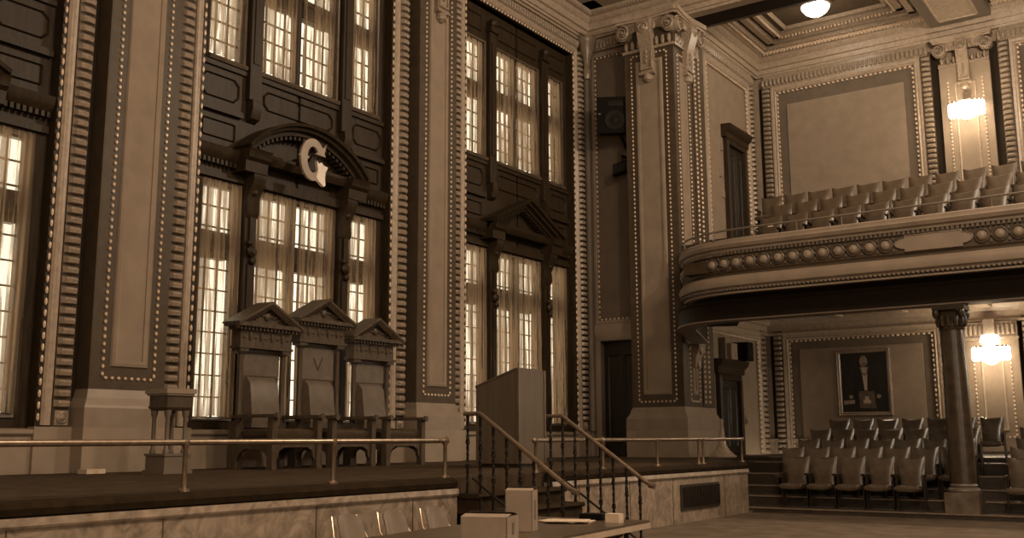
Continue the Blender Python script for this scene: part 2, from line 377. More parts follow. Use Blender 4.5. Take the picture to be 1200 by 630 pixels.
    struct(m, trimname(), leafm)
    m = MB(TL)
    for s0 in (-2.76, 2.50): m.box(c+s0, c+s0+.26, 1.5, TOP+.3, -.1, .0)
    struct(m, trimname(), frame)  # dark backing colour stands in for shade between the leaves
    # curtains
    place = ['left', 'centre-left', 'centre-right', 'right']
    for li, (a, b) in enumerate(LIGHTS):
        seed += 1
        curtain(c, a-.02, b+.02, 1.68, 5.52, -.165, 'sheer gathered curtain over the %s light of the %s recess, lower window' % (place[li], bn), seed)
        if bi: curtain(c, a+.01, b-.01, 7.69, 10.40, -.25, 'sheer gathered curtain over the %s light of the %s recess, upper window' % (place[li], bn), seed+50)
wn = 0
for c in BAYS:
    wn += 1; window(wn, c, *Z_LO, [(4.28, 4.74)]); wn += 1; window(wn, c, *Z_UP, [(9.1, 9.5)])
# curtain poles / rails inside heads are not visible; dado
m = MB(TL)
for c in BAYS:
    m.box(c-2.5, c+2.5, STG, 1.40, -.12, -.02); m.wv([(-.12, 1.38), (.0, 1.38), (.03, 1.41), (.03, 1.46), (-.12, 1.48)], c-2.27, c+2.27)
    for s0 in (-2.80, 2.24): m.box(c+s0, c+s0+.56, STG, 1.50, -.12, .04)
m.box(BAYS[2]+2.8, 22.3, STG, 1.5, -.12, .0)
struct(m, 'baseboard_left', marble_w)

# ------------------------------------------------------------ pilasters
RAISED = [(0, .0), (-.012, .03), (-.035, .035), (-.05, .02), (-.07, .02), (-.07, 0)]
def plinth(mb_l, mb_d, sides, base=STG):
    """sides: list of (T, u0, u1, outer) ; plinth slab profile swept on each face"""
def face_panel(T, parent, u0, u1, z0, z1, inset, w, names=('panel_frame', 'bead_moulding', 'panel'), pitch=.105):
    fr = MB(T); fr.box(u0, u1, z0-.12, z1+.10, w-.06, w); fr.build(names[0], frame, parent)
    b = MB(T); a0, a1 = u0+inset, u1-inset
    b.beads(a0, z0, a0, z1, w+.012, .024, pitch, 1.3); b.beads(a1, z0, a1, z1, w+.012, .024, pitch, 1.3)
    b.beads(a0, z0, a1, z0, w+.012, .024, pitch, 1.2); b.beads(a0, z1, a1, z1, w+.012, .024, pitch, 1.2)
    b.build(names[1], gilt, parent)
    p = MB(T); k = inset+.12
    p.box(u0+k, u1-k, z0+.16, z1-.16, w-.01, w+.012); p.ring(u0+k+.05, u1-k-.05, z0+.21, z1-.21, [(-.05, w+.0), (-.045, w+.03), (0, w+.045), (.04, w+.03), (.055, w)])
    p.build(names[2], plaster, parent)
def spiral(mb, cu, cv, r, w0, w1, hand, turns=2.2, n=34, t=.2):
    R_ = []
    for i in range(n+1):
        a = i/n; th = a*turns*2*PI*hand + PI/2; rr = r*(1-.86*a)
        th_ = r*t*(1-.6*a); cx, cy = math.cos(th), math.sin(th)
        R_.append([(cu+(rr)*cx, cv+(rr)*cy, w0), (cu+rr*cx, cv+rr*cy, w1), (cu+(rr-th_)*cx, cv+(rr-th_)*cy, w1+.03*(1-a)), (cu+(rr-th_)*cx, cv+(rr-th_)*cy, w0)])
    mb.loft(R_)
    mb.lathew(cu, cv, [(r*.95, w0-.1), (r*.95, w1-.045), (r*.6, w1-.05)], 20); mb.lathew(cu, cv, [(r*.16, w1-.06), (r*.16, w1+.01), (r*.08, w1+.04)], 10)
def capital(T, parent, u0, u1, ztop, w, pend=True, s=1.0, bulge=.2):
    """ionic cap: abacus, two volutes, tongues, hanging bracket in the middle"""
    cu = (u0+u1)/2; hw = (u1-u0)/2
    a = MB(T); o = .16*s
    a.uw([(u0-o, w-.3), (u1+o, w-.3), (u1+o, w+bulge+.02), (cu+.2*s, w+bulge-.06), (cu-.2*s, w+bulge-.06), (u0-o, w+bulge+.02)], ztop-.12*s, ztop)
    a.uw([(u0-o*.8, w-.3), (u1+o*.8, w-.3), (u1+o*.8, w+bulge-.03), (cu, w+bulge-.1), (u0-o*.8, w+bulge-.03)], ztop-.18*s, ztop-.12*s)
    cp = a.build('capital', mould, parent)
    for sg in (-1, 1):
        v = MB(T); spiral(v, cu+sg*(hw-.04*s), ztop-.40*s, .21*s, w+.0, w+bulge-.04, sg)
        v.build('volute', leafm, cp)
    e = MB(T)
    e.box(u0+.1*s, u1-.1*s, ztop-.42*s, ztop-.18*s, w, w+bulge*.5)
    n = 5
    for i in range(n): e.bead(u0+.16*s+(u1-u0-.32*s)*(i+.5)/n, ztop-.36*s, w+bulge*.5, .07*s, .10*s, .07*s)
    for i in range(8):
        x = u0+(u1-u0)*(i+.5)/8; e.bead(x, ztop-.74*s, w+.04, .05*s, .12*s, .06*s)
    e.box(u0-.02, u1+.02, ztop-.93*s, ztop-.86*s, w-.05, w+.07)
    e.build('carved_band', leafm, cp)
    if pend:
        p = MB(T); k = .17*s; zb = ztop-1.75*s
        p.wv([(w, zb+.25*s), (w+.10, zb+.25*s), (w+.13, ztop-1.0*s), (w+bulge+.06, ztop-.55*s), (w+bulge+.04, ztop-.2*s), (w, ztop-.2*s)], cu-k, cu+k)
        p.ring(cu-k+.05*s, cu+k-.05*s, zb+.34*s, ztop-.85*s, [(0, w+.1), (.0, w+.145), (.03, w+.15), (.05, w+.1)])
        p.lathew(cu, ztop-.42*s, [(.15*s, w+.1), (.15*s, w+bulge+.06), (.11*s, w+bulge+.09), (.09*s, w+bulge+.06), (.04*s, w+bulge+.10)], 14)
        p.wv([(w, zb+.25*s), (w+.14, zb+.25*s), (w+.15, zb+.19*s), (w, zb+.17*s)], cu-k-.03, cu+k+.03)
        p.lathe(cu, w+.05, [(.03*s, zb), (.12*s, zb+.06*s), (.13*s, zb+.14*s), (.10*s, zb+.2*s)], 10)
        for i in range(3): p.bead(cu, ztop-(1.0+.12*i)*s, w+.15, .03*s, .05*s, .03*s)
        p.build('hanging_bracket', leafm, cp)
def pil_base(T, parent, u0, u1, w, z0=STG, d=.0):
    lo = MB(T); ex = .10
    lo.box(u0-ex, u1+ex, z0, 1.49, -.12, w+ex); lo.build('marble_plinth', marble_w, parent)
    up = MB(T)
    for (za, zb, e0, e1) in ((1.49, 1.76, ex, ex), (1.76, 1.80, ex, .085), (1.80, 1.90, .085, .03), (1.90, 1.96, .03, .015), (1.96, 2.02, .015, .0)):
        up.loft([[(u0-e, z, -.12), (u1+e, z, -.12), (u1+e, z, w+e), (u0-e, z, w+e)] for z, e in ((za, e0), (zb, e1))])
    up.build('moulded_base', stone, parent)
for i, c in enumerate(PIL):
    if i == 0: continue
    u0, u1 = c-.615, c+.615; w = .2
    e = thing('pilaster', (-13, c, STG), ['', 'tall beaded pilaster between the leftmost and middle window recesses', 'tall beaded pilaster between the middle and right-hand window recesses'][i], 'pilaster', group='pilasters on the window wall')
    b = MB(TL); b.box(u0, u1, 2.02, 11.72, -.1, w-.001); b.build('shaft', frame, e)
    face_panel(TL, e, u0+.02, u1-.02, 2.18, 10.75, .175, w+.001)
    pil_base(TL, e, u0, u1, w)
    capital(TL, e, u0, u1, 11.74, w, s=1.0)

# ------------------------------------------------------------ great pier at the mouth of the gallery
PX0, PX1, PY0, PY1 = -11.46, -10.12, 21.6, 23.3
def TP(u, v, w): return (u, PY0-w, v)
def TQ(u, v, w): return (PX1+w, u, v)
e = thing('pier', (-10.8, 22.4, STG), 'massive square pier with beaded faces and scrolled capital where the balcony begins', 'pier')
b = MB(); b.box(PX0, PX1, PY0, PY1, 2.0, 11.75); b.build('shaft', frame, e)
face_panel(TP, e, PX0+.02, PX1-.02, 2.16, 10.70, .17, .002)
face_panel(TQ, e, PY0+.04, PY0+.92, 4.7, 10.6, .13, .002)
face_panel(TQ, e, PY0+.22, PY0+.98, 2.16, 3.42, .13, .002)
b = MB(TQ); b.beads(PY0+1.10, 2.1, PY0+1.10, 11.2, .04, .03, .12, 1.3); b.beads(PY0+1.32, 2.1, PY0+1.32, 11.2, .05, .03, .12, 1.3); b.build('side_beading', gilt, e)
b = MB(TQ); b.box(PY0+1.02, PY1-.02, 2.05, 11.5, 0, .03); b.build('side_strip', frame, e)
b = MB(TQ); b.wv([(0, 2.95), (.10, 2.95), (.12, 3.2), (.20, 3.35), (.22, 3.5), (0, 3.5)], PY0+.45, PY0+.78); b.lathew(PY0+.61, 3.02, [(.08, 0), (.08, .14), (.03, .17)], 10); b.lathew(PY0+.61, 3.38, [(.12, 0), (.12, .22), (.05, .26)], 10); b.build('small_bracket', leafm, e)
for T, a0, a1 in ((TP, PX0, PX1), (TQ, PY0, PY1-.35)): capital(T, e, a0, a1, 11.73, 0, s=1.02, bulge=.22)
lo = MB(); lo.box(PX0-.12, PX1+.12, PY0-.12, PY1, STG-.6, 1.49); lo.build('marble_plinth', marble_w, e)
up = MB()
def sq(e_, z): return [(PX0-e_, PY0-e_, z), (PX1+e_, PY0-e_, z), (PX1+e_, PY1, z), (PX0-e_, PY1, z)]
up.loft([sq(.12, 1.49), sq(.12, 1.76)]); up.loft([sq(.12, 1.76), sq(.10, 1.80), sq(.05, 1.88), sq(.035, 1.96), sq(.0, 2.03)])
up.build('moulded_base', stone, e)

# ------------------------------------------------------------ end wall (speaker wall)
m = MB(TW)
m.ring(-12.69, -11.73, 4.27, 11.19, [(.03, 0), (.03, .05), (.08, .07), (.12, .05), (.15, .05), (.15, 0)])
m.wv([(0, 4.14), (.10, 4.14), (.13, 4.05), (.13, 3.95), (.07, 3.80), (.05, 3.74), (0, 3.72)], -12.86, -11.55)
m.box(-12.84, -12.70, STG, 3.74, 0, .04); m.box(-11.68, -11.55, STG, 3.74, 0, .04)
struct(m, trimname(), stone)
m = MB(TW); m.beads(-12.69, 4.27, -12.69, 11.19, .04, .028, .13, 1.4); m.beads(-11.73, 4.27, -11.73, 11.19, .04, .028, .13, 1.4)
m.beads(-12.69, 4.27, -11.73, 4.27, .04, .028, .12, 1.2); m.beads(-12.69, 11.19, -11.73, 11.19, .04, .028, .12, 1.2); struct(m, trimname(), gilt)
m = MB(TW); m.box(-13, -11.4, 11.40, 11.72, 0, .06); m.leaves(-12.95, -11.45, 11.42, 11.66, .05, .08, .105, 'u'); struct(m, trimname(), leafm)
# corner shaft with its little cap
e = thing('corner_pillar', (-12.93, 22.16, STG), 'slim half column with small cap in the corner left of the speaker', 'column', kind='structure')
b = MB(); b.lathez(-12.90, 22.18, [(.10, 1.5), (.10, 11.0), (.13, 11.05), (.13, 11.12), (.09, 11.16)], 12); b.build('shaft', stone_dk, e)
b = MB(); b.lathez(-12.84, 22.10, [(.08, 10.62), (.12, 10.8), (.08, 10.95), (.10, 11.15), (.20, 11.4), (.21, 11.55), (.26, 11.62), (.26, 11.72)], 12); b.build('cap', leafm, e)
b = MB(TW); b.box(-12.98, -12.90, STG, 1.5, 0, .1); b.build('foot', marble_w, e)
# dark doorway below
e = thing('door_1', (-12.19, 22.3, STG), 'dark double door below the speaker panel', 'door', kind='structure')
m = MB(TW); m.box(-12.72, -11.66, STG, 3.72, -.28, -.2); m.rrect(-12.62, -12.24, 1.2, 3.4, -.2, -.17, .05, .02); m.rrect(-12.14, -11.76, 1.2, 3.4, -.2, -.17, .05, .02); m.build('door_leaf', doorm, e)

# ------------------------------------------------------------ gallery walls
BC = -7.82
def wallframe(T, ub0, ub1, z0, z1, ztop, parent=None, bottom=False, leafs=(1, 1), topleaf=True):
    m = MB(T); m.ring(ub0, ub1, z0, z1, [(.03, 0), (.03, .07), (.07, .10), (.11, .08), (.14, .10), (.19, .10), (.21, .06), (.21, 0)], bottom=bottom); struct(m, trimname(), mould)
    m = MB(T); m.beads(ub0, z0, ub0, z1, .06, .030, .13, 1.4); m.beads(ub1, z0, ub1, z1, .06, .030, .13, 1.4); m.beads(ub0, z1, ub1, z1, .06, .030, .13, 1.4)
    struct(m, trimname(), gilt)
    m = MB(T)
    if leafs[0]: m.leaves(ub0-.46, ub0-.22, z0, z1+.2, .07, .10, .142)
    if leafs[1]: m.leaves(ub1+.22, ub1+.46, z0, z1+.2, .07, .10, .142)
    if topleaf: m.box(ub0-.4, ub1+.4, z1+.2, ztop, 0, .09); m.leaves(ub0-.45, ub1+.45, z1+.23, z1+.47, .08, .09, .12, 'u')
    if len(m.v): struct(m, trimname(), leafm)
    m = MB(T)
    if leafs[0]: m.box(ub0-.47, ub0-.21, z0, z1+.3, 0, .08)
    if leafs[1]: m.box(ub1+.21, ub1+.47, z0, z1+.3, 0, .08)
    struct(m, trimname(), frame)  # leaf backing coloured dark, as shade in the gaps
    m = MB(T)
    if leafs[1]: m.box(ub1+.47, ub1+.68, z0, z1+.25, 0, .012)
    if leafs[0]: m.box(ub0-(.57 if abs(ub0-BC+1.88) < .01 else .68), ub0-.47, z0, z1+.25, 0, .012)
    struct(m, trimname(), walld)  # thin, very dark strips beside the leaf bands
wallframe(TB, BC-1.88, BC+1.88, 6.3, 11.18, 11.74)
wallframe(TB, BC+6.34-1.88, BC+6.34+1.88, 6.3, 11.18, 11.74)
wallframe(TB, BC-1.88, BC+1.88, .9, 3.96, 4.3, topleaf=False)
wallframe(TB, BC+6.34-1.88, BC+6.34+1.88, .9, 3.96, 4.3, topleaf=False)
for zz, z1 in ((6.9, 10.80), (1.3, 3.72)):      # inner raised fields of cloth
    for cc in (BC, BC+6.34):
        m = MB(TB); m.box(cc-1.88, cc+1.88, zz-.6, z1+.36, 0, .006); struct(m, trimname(), plaster_dk)
        m = MB(TB); m.box(cc-1.62, cc+1.62, zz, z1, 0, .05); struct(m, trimname(), plaster)
m = MB(TB)   # frieze mouldings under the balcony
m.wv([(0, 4.14), (.10, 4.14), (.13, 4.19), (.10, 4.22), (0, 4.22)], -10.4, 6); m.wv([(0, 4.22), (.05, 4.22), (.08, 4.40), (.16, 4.42), (.18, 4.47), (.30, 4.62), (.42, 4.66), (.42, 4.72), (0, 4.72)], -10.4, 6)
struct(m, trimname(), mould)
wallframe(TS, 24.05, 26.82, 6.3, 11.18, 11.74, leafs=(0, 1))
wallframe(TS, 23.75, 26.86, .9, 3.96, 4.3, leafs=(0, 1), topleaf=False)
m = MB(TS); m.wv([(0, 4.14), (.10, 4.14), (.13, 4.19), (.10, 4.22), (.05, 4.22), (.08, 4.40), (.16, 4.42), (.18, 4.47), (.30, 4.62), (.42, 4.66), (.42, 4.72), (0, 4.72)], 23.3, 27.7); struct(m, trimname(), mould)
m = MB(TS); m.leaves(23.62, 23.84, 5, 11.3, 0, .08, .142); struct(m, trimname(), leafm)
# gallery pilasters (upper, lower)
def small_pil(cx, z0, z1, label, cap):
    e = thing('wall_pilaster', (cx, 27.6, z0), label, 'pilaster', group='pilasters behind the gallery')
    b = MB(TB); b.box(cx-.62, cx+.62, z0, z1+.5, 0, .12); b.build('shaft', plaster, e)
    k = MB(TB); a = .42; k.beads(cx-a, z0+.35, cx-a, z1, .13, .026, .10, 1.2); k.beads(cx+a, z0+.35, cx+a, z1, .13, .026, .10, 1.2); k.beads(cx-a, z0+.35, cx+a, z0+.35, .13, .026, .10, 1.2); k.build('bead_moulding', gilt, e)
    p = MB(TB); p.ring(cx-.22, cx+.22, z0+.55, z1-.15, [(0, .12), (.0, .14), (.03, .15), (.05, .12)]); p.build('panel_moulding', mould, e)
    if cap: capital(TB, e, cx-.6, cx+.6, 11.72, .12, s=.85)
    else:
        q = MB(TB); q.box(cx-.62, cx+.62, 3.74, 4.14, .12, .16); q.leaves(cx-.6, cx+.6, 3.80, 4.10, .16, .06, .11, 'u'); q.box(cx-.65, cx+.65, 3.70, 3.76, .1, .2); q.wv([(.1, 3.45), (.2, 3.5), (.26, 3.8), (.3, 4.2), (.1, 4.2)], cx-.13, cx+.13); q.build('fluted_band', leafm, e)
small_pil(-4.65, 6.3, 10.55, 'pale wall pilaster behind the lit upper sconce', True)
small_pil(-4.55, .95, 3.55, 'pale wall pilaster behind the lit lower sconce', False)
m = MB(TB)
m.box(-10.4, 6, .2, 1.25, 0, .05); m.wv([(0, 1.22), (.08, 1.22), (.1, 1.28), (0, 1.30)], -10.4, 6); struct(m, 'baseboard_back', marble)
# sconces
def sconce(cx, z, w, label, lower):
    e = thing('wall_sconce', (cx, 27.7-w, z), label, 'wall lamp', group='lit sconces on the gallery wall')
    y = 27.7-w-.26
    b = MB(TB); b.box(cx-.09, cx+.09, z-.05, z+.55, w-.02, w+.06); b.build('backplate', brass, e)
    s_ = MB(); s_.lathez(cx, y, [(.03, z-.26), (.09, z-.24), (.22, z-.14), (.28, z-.02), (.27, z+.14)], 18); s_.build('glass_bowl', glow, e)
    f = MB()
    for i in range(20): t = 2*PI*i/20; f.lathez(cx+.41*math.cos(t), y+.25*math.sin(t), [(.012, z-.16), (.035, z-.1), (.035, z+.14), (.012, z+.2)], 6)
    f.build('crystal_fringe', glow, e)
    r = MB(); pts = [(cx+.41*math.cos(2*PI*i/24), y+.25*math.sin(2*PI*i/24), z+.18) for i in range(25)]; r.tube(pts, .022, 6); r.tube([(cx, 27.7-w, z+.3), (cx, y, z+.34), (cx, y, z-.02)], .02, 6); r.tube([(cx-.36, y, z+.18), (cx+.36, y, z+.18)], .012, 6); r.build('ring', brass, e)
    if lower: c_ = MB(); c_.lathez(cx, y, [(.20, z+.25), (.24, z+.32), (.20, z+.46), (.13, z+.48)], 16); c_.build('upper_shade', glow, e)
    k = MB(); k.lathez(cx, y-.02, [(.015, z-.31), (.03, z-.29), (.015, z-.25)], 8); k.build('finial', brass, e)
    lamp('sconce_lamp', (cx, y-.40, z+.0), 115, .2, (1, .8, .55)).parent = None
sconce(-4.62, 9.62, .14, 'lit crystal sconce on the upper pilaster above the balcony seats', False)
sconce(-4.52, 3.32, .14, 'lit crystal sconce on the lower pilaster under the balcony', True)
# gallery doors
def gdoor(n, u0, u1, z0, z1, label, head):
    e = thing('door_%d' % n, (-10.4, (u0+u1)/2, z0), label, 'door', kind='structure')
    a = MB(TS); a.box(u0+.16, u1-.16, z0, z1, .0, .03); a.rrect(u0+.26, (u0+u1)/2-.05, z0+.2, z1-.2, .03, .05, .05, .02); a.rrect((u0+u1)/2+.05, u1-.26, z0+.2, z1-.2, .03, .05, .05, .02); a.build('door_leaf', doorm, e)
    f = MB(TS); f.ring(u0+.16, u1-.16, z0, z1, [(0, 0), (0, .12), (.05, .14), (.12, .10), (.16, .12), (.16, 0)], bottom=False); f.build('door_frame', wood, e)
    h = MB(TS); h.wv([(0, z1+.16), (.13, z1+.16), (.14, z1+.30), (.22, z1+.36), (.26, z1+.44), (.28, z1+.50), (0, z1+.52)], u0-.12, u1+.12); h.build('door_cornice', wood, e)
gdoor(2, 25.15, 26.55, 6.3, 9.2, 'dark door with moulded cornice at the top of the balcony', 0)
gdoor(3, 24.05, 25.55, STG, 2.78, 'dark door with heavy cornice under the balcony beside the pier', 0)
# small speaker standing on the lower door cornice, boxes beside it
e = thing('wall_speaker', (-10.2, 25.45, 3.3), 'small black speaker on the door cornice under the balcony', 'speaker')
m = MB(); m.loft([[(-10.38, 25.1, z), (-9.98, 25.2, z), (-9.98, 25.62, z), (-10.38, 25.7, z)] for z in (3.305, 3.78)]); m.build('cabinet', speakm, e)
m = MB(); m.box(-9.985, -9.97, 25.25, 25.57, 3.35, 3.73); m.build('grille', speakc, e)
m = MB(); m.box(-10.36, -10.15, 24.55, 24.95, 3.305, 3.72); m.build('box', board, label='pale box on the door cornice left of the small speaker', cat='box')
m = MB(); m.box(-10.36, -10.22, 24.32, 24.42, 3.305, 3.85); m.box(-10.37, -10.2, 24.28, 24.46, 3.300, 3.33); m.build('upright_block', stone_dk, label='upright narrow block on the cornice left of the pale box', cat='block')
for (T_, u, z, l) in ((TS, 24.98, 9.05, 'upper'), (TS, 24.86, 8.3, 'middle'), (TS, 25.0, 7.75, 'lower')):
    m = MB(T_); m.box(u-.05, u+.05, z-.09, z+.09, 0, .05); m.box(u-.02, u+.02, z-.03, z+.03, .05, .065); m.build('wall_switch', gmat, label='pale switch box left of the upper gallery door, %s of three' % l, cat='switch')
for (u, z, l) in ((25.82, 3.15, 'top'), (25.78, 2.05, 'middle'), (25.95, 1.75, 'bottom')):
    m = MB(TS); m.box(u-.05, u+.05, z-.08, z+.08, 0, .05); m.box(u-.02, u+.02, z-.03, z+.03, .05, .065); m.build('wall_switch', gmat, label='pale switch box right of the lower gallery door, %s of three' % l, cat='switch')

# ------------------------------------------------------------ cornice fascias, beam, ceilings
FAS = [(-.2, 11.74), (.10, 11.74), (.12, 11.80), (.16, 11.80), (.18, 11.92), (.24, 11.94), (.27, 12.10), (.33, 12.14), (.37, 12.24), (.44, 12.26), (.44, 12.40), (-.2, 12.40)]
m = MB(TL); m.wv(FAS, -8, 22.3); struct(m, trimname(), mould)
m = MB(TW); m.wv(FAS, -13, PX1+.4); m.wv([(q[0], q[1]) for q in FAS], PX1+.4, 13); struct(m, trimname(), mould)
m = MB(); m.box(PX0, 13, 22.25, 23.2, 11.76, 12.6)
struct(m, 'ceiling_beam', walld)
m = MB(TL); m.beads(-2, 12.29, 21.8, 12.29, .45, .03, .085, 1.1); struct(m, trimname(), leafm)
m = MB(TW); m.beads(-12.5, 12.29, -4, 12.29, .45, .03, .085, 1.1); struct(m, trimname(), leafm)
# hall ceiling: ribs and sunk panels near the corner
m = MB()
m.box(-13, 13, -8, 22.25, 12.68, 12.75)
m.box(-12.7, 8, 19.9, 20.3, 12.64, 12.78); m.box(-11.4, -11.0, 8, 22, 12.64, 12.78)
for y in (17.2, 14.4, 11.6): m.box(-12.7, 8, y, y+.4, 12.64, 12.78)
for x in (-8.6, -5.8, -3.0): m.box(x, x+.4, 8, 22, 12.64, 12.78)
m.box(-12.95, 13, 21.4, 22.25, 12.41, 12.72); m.box(-12.95, -12.2, -8, 22, 12.41, 12.72)
struct(m, trimname(), ceilm)
m = MB()
def up_rect(mm, x0, x1, y0, y1, z, t, d):   # moulding rectangle hanging from a ceiling
    mm.loft([[(x, y, z), (x+sx*t, y+sy*t, z-d), (x+sx*2*t, y+sy*2*t, z)] for x, y, sx, sy in ((x0, y0, 1, 1), (x1, y0, -1, 1), (x1, y1, -1, -1), (x0, y1, 1, -1))], loop=True)
for x in (-12.1, -10.9, -8.1, -5.3):
    for y in (20.4, 17.7, 14.9): up_rect(m, x+.1, x+(.7 if x < -12 else 2.2), y+.1, y+(.9 if y > 20 else 2.0), 12.68, .05, .05)
struct(m, trimname(), mould)
# gallery cornice + coffers
m = MB(); m.box(-10.3, 8, 23.6, 27.6, 12.70, 12.74); struct(m, trimname(), frame)
m = MB(TB); m.wv(FAS, -10.4, 13); struct(m, trimname(), mould)
m = MB(TS); m.wv(FAS, 23.2, 27.7); struct(m, trimname(), mould)
m = MB(); m.box(-10.4, 13, 23.1, 23.75, 11.95, 12.7)
for x in (-4.62, 1.72): m.box(x-.75, x+.75, 23.3, 27.4, 12.05, 12.7)
struct(m, 'ceiling_beam', stone_dk)
m = MB()
for x in (-4.62, 1.72): m.box(x-.42, x+.42, 23.9, 27.0, 12.03, 12.06); up_rect(m, x-.5, x+.5, 23.85, 27.1, 12.05, .05, .05)
for x0, x1 in ((-9.96, -5.37), (-3.87, 1.0)):
    for k, d in enumerate(((0, 12.35), (.28, 12.45), (.55, 12.55))):
        mm = d[0]; m.box(x0+mm, x1-mm, 23.75+mm*.6, 23.9+mm*.6, d[1], 12.75); m.box(x0+mm, x1-mm, 27.15-mm*.6, 27.3-mm*.6, d[1], 12.75)
        m.box(x0+mm, x0+mm+.16, 23.8, 27.3, d[1], 12.75); m.box(x1-mm-.16, x1-mm, 23.8, 27.3, d[1], 12.75)
    up_rect(m, x0+.85, x1-.85, 24.35, 26.7, 12.70, .07, .08)
struct(m, trimname(), mould)
m = MB()
for x0, x1 in ((-9.96, -5.37), (-3.87, 1.0)):
    for (a, b, c_, d, z) in ((x0+.72, x1-.72, 24.2, 26.82, 12.5), (x0+.06, x1-.06, 23.8, 27.24, 12.32)):
        for i in range(int((b-a)/.1)): m.lathez(a+.1*(i+.5), d, [(.01, z-.04), (.035, z-.01), (.035, z+.03)], 6); m.lathez(a+.1*(i+.5), c_, [(.01, z-.04), (.035, z-.01), (.035, z+.03)], 6)
        for i in range(int((d-c_)/.1)): m.lathez(a, c_+.1*(i+.5), [(.01, z-.04), (.035, z-.01), (.035, z+.03)], 6); m.lathez(b, c_+.1*(i+.5), [(.01, z-.04), (.035, z-.01), (.035, z+.03)], 6)
for i in range(120): x = -10.3+.1*i; m.lathez(x, 27.24, [(.01, 12.24), (.04, 12.27), (.04, 12.33)], 6)
struct(m, trimname(), gilt)
e = thing('ceiling_lamp', (-7.75, 25.35, 12.75), 'lit round bowl lamp on the gallery ceiling', 'ceiling lamp')
b = MB(); b.lathez(-7.75, 25.35, [(.40, 12.75), (.44, 12.66), (.42, 12.56), (.36, 12.52)], 28); b.build('rim', brass, e)
b = MB(); b.lathez(-7.75, 25.35, [(.02, 12.26), (.16, 12.28), (.28, 12.36), (.355, 12.47), (.37, 12.56)], 28); b.build('glass_bowl', glow, e)
b = MB(); b.lathez(-7.75, 25.35, [(.01, 12.20), (.03, 12.23), (.02, 12.27)], 10); b.build('finial', brass, e)
lamp('ceiling_lamp_light', (-7.75, 25.35, 11.9), 45, .25, (1, .82, .6))

# ------------------------------------------------------------ stage
stage_pts = [(-13.3, -8), (-7.09, -8), (-7.09, 17.70), (-8.9, 21.0), (-10.0, 23.9), (-10.4, 25.7), (-10.4, 27.0), (-13.3, 27.0)]
stage_pts = [(-13.1, -8), (-7.15, -8), (-7.15, 17.66), (-8.85, 20.9), (-9.95, 25.65), (-10.4, 25.65), (-10.4, 22.7), (-13.1, 22.7)]
m = MB(); m.loft([[(x, y, z) for x, y in stage_pts] for z in (.1, STG-.02)]); m.loft([[(x, y, z) for x, y in stage_pts] for z in (STG-.02, STG)])
struct(m, 'stage_floor', carpet)
def nosing(p0, p1, name='stage_edge'):
    d = (Vector(p1)-Vector(p0)).normalized(); n_ = Vector((d.y, -d.x)); m = MB()
    pr_ = [(-.12, .004), (.0, .004), (.05, -.01), (.075, -.05), (.06, -.10), (.02, -.115), (-.05, -.115)]
    m.loft([[(q[0]+n_.x*a, q[1]+n_.y*a, STG+b) for a, b in pr_] for q in (p0, p1)]); return m
m = nosing((-7.15, -8), (-7.15, 9.16)); n2 = nosing((-7.15, 11.04), (-7.15, 17.66)); n3 = nosing((-7.15, 17.66), (-8.85, 20.9)); n4 = nosing((-8.85, 20.9), (-9.95, 25.65))
for q in (n2, n3, n4): b0 = len(m.v); m.v += q.v; m.f += [tuple(b0+i for i in f) for f in q.f]; m.mi += q.mi
struct(m, 'stage_edge', carpet_d)
m = MB()
for a, b in ((-8, 9.16), (11.04, 17.66)):
    m.box(-7.2, -7.09, a, b, 0, .69); m.loft([[(x, y, z) for x, z in ((-7.2, .69), (-7.07, .69), (-7.06, .71), (-7.07, .765), (-7.2, .765))] for y in (a, b)])
m.loft([[(-7.09, 17.66, z), (-8.80, 20.9, z), (-8.9, 20.9, z), (-7.2, 17.60, z)] for z in (0, .765)]); m.loft([[(-8.80, 20.9, z), (-9.90, 25.65, z), (-10.0, 25.65, z), (-8.9, 20.9, z)] for z in (0, .765)])
struct(m, 'stage_front', marble)
m = MB(); 
for y in (11.8, 13.2, 14.6, 16.6): m.box(-7.10, -7.084, y-.004, y+.004, 0, .69)
for y in (-2, 0, 2, 4, 5.3, 7.0, 8.4): m.box(-7.10, -7.084, y-.004, y+.004, 0, .69)
struct(m, trimname(), frame)
e = thing('vent_grille', (-7.09, 15.6, .39), 'dark rectangular vent grille in the marble stage front', 'vent')
m = MB(); m.box(-7.10, -7.07, 14.86, 16.34, .19, .585); m.build('grille_plate', ventm, e)
m = MB()
for i in range(30): y = 14.92+i*.0485; m.box(-7.072, -7.062, y, y+.02, .23, .55)
m.build('slats', iron, e)
m = MB()
for y in (15.0, 15.6, 16.2): m.box(-7.066, -7.055, y-.03, y+.03, .45, .52)
m.build('screw_plates', iron, e)
# steps down from the stage
m = MB()
for i in range(4):
    z1 = .71-.17*i; x1 = -6.83+.26*i
    m.box(-7.2, x1, 9.2, 11.0, 0, z1-.03); m.loft([[(x, y, z) for x, z in ((-7.2, z1-.05), (x1+.02, z1-.05), (x1+.035, z1-.03), (x1+.02, z1), (-7.2, z1))] for y in (9.18, 11.02)])
m.build('stage_steps', stair_c, kind='structure')
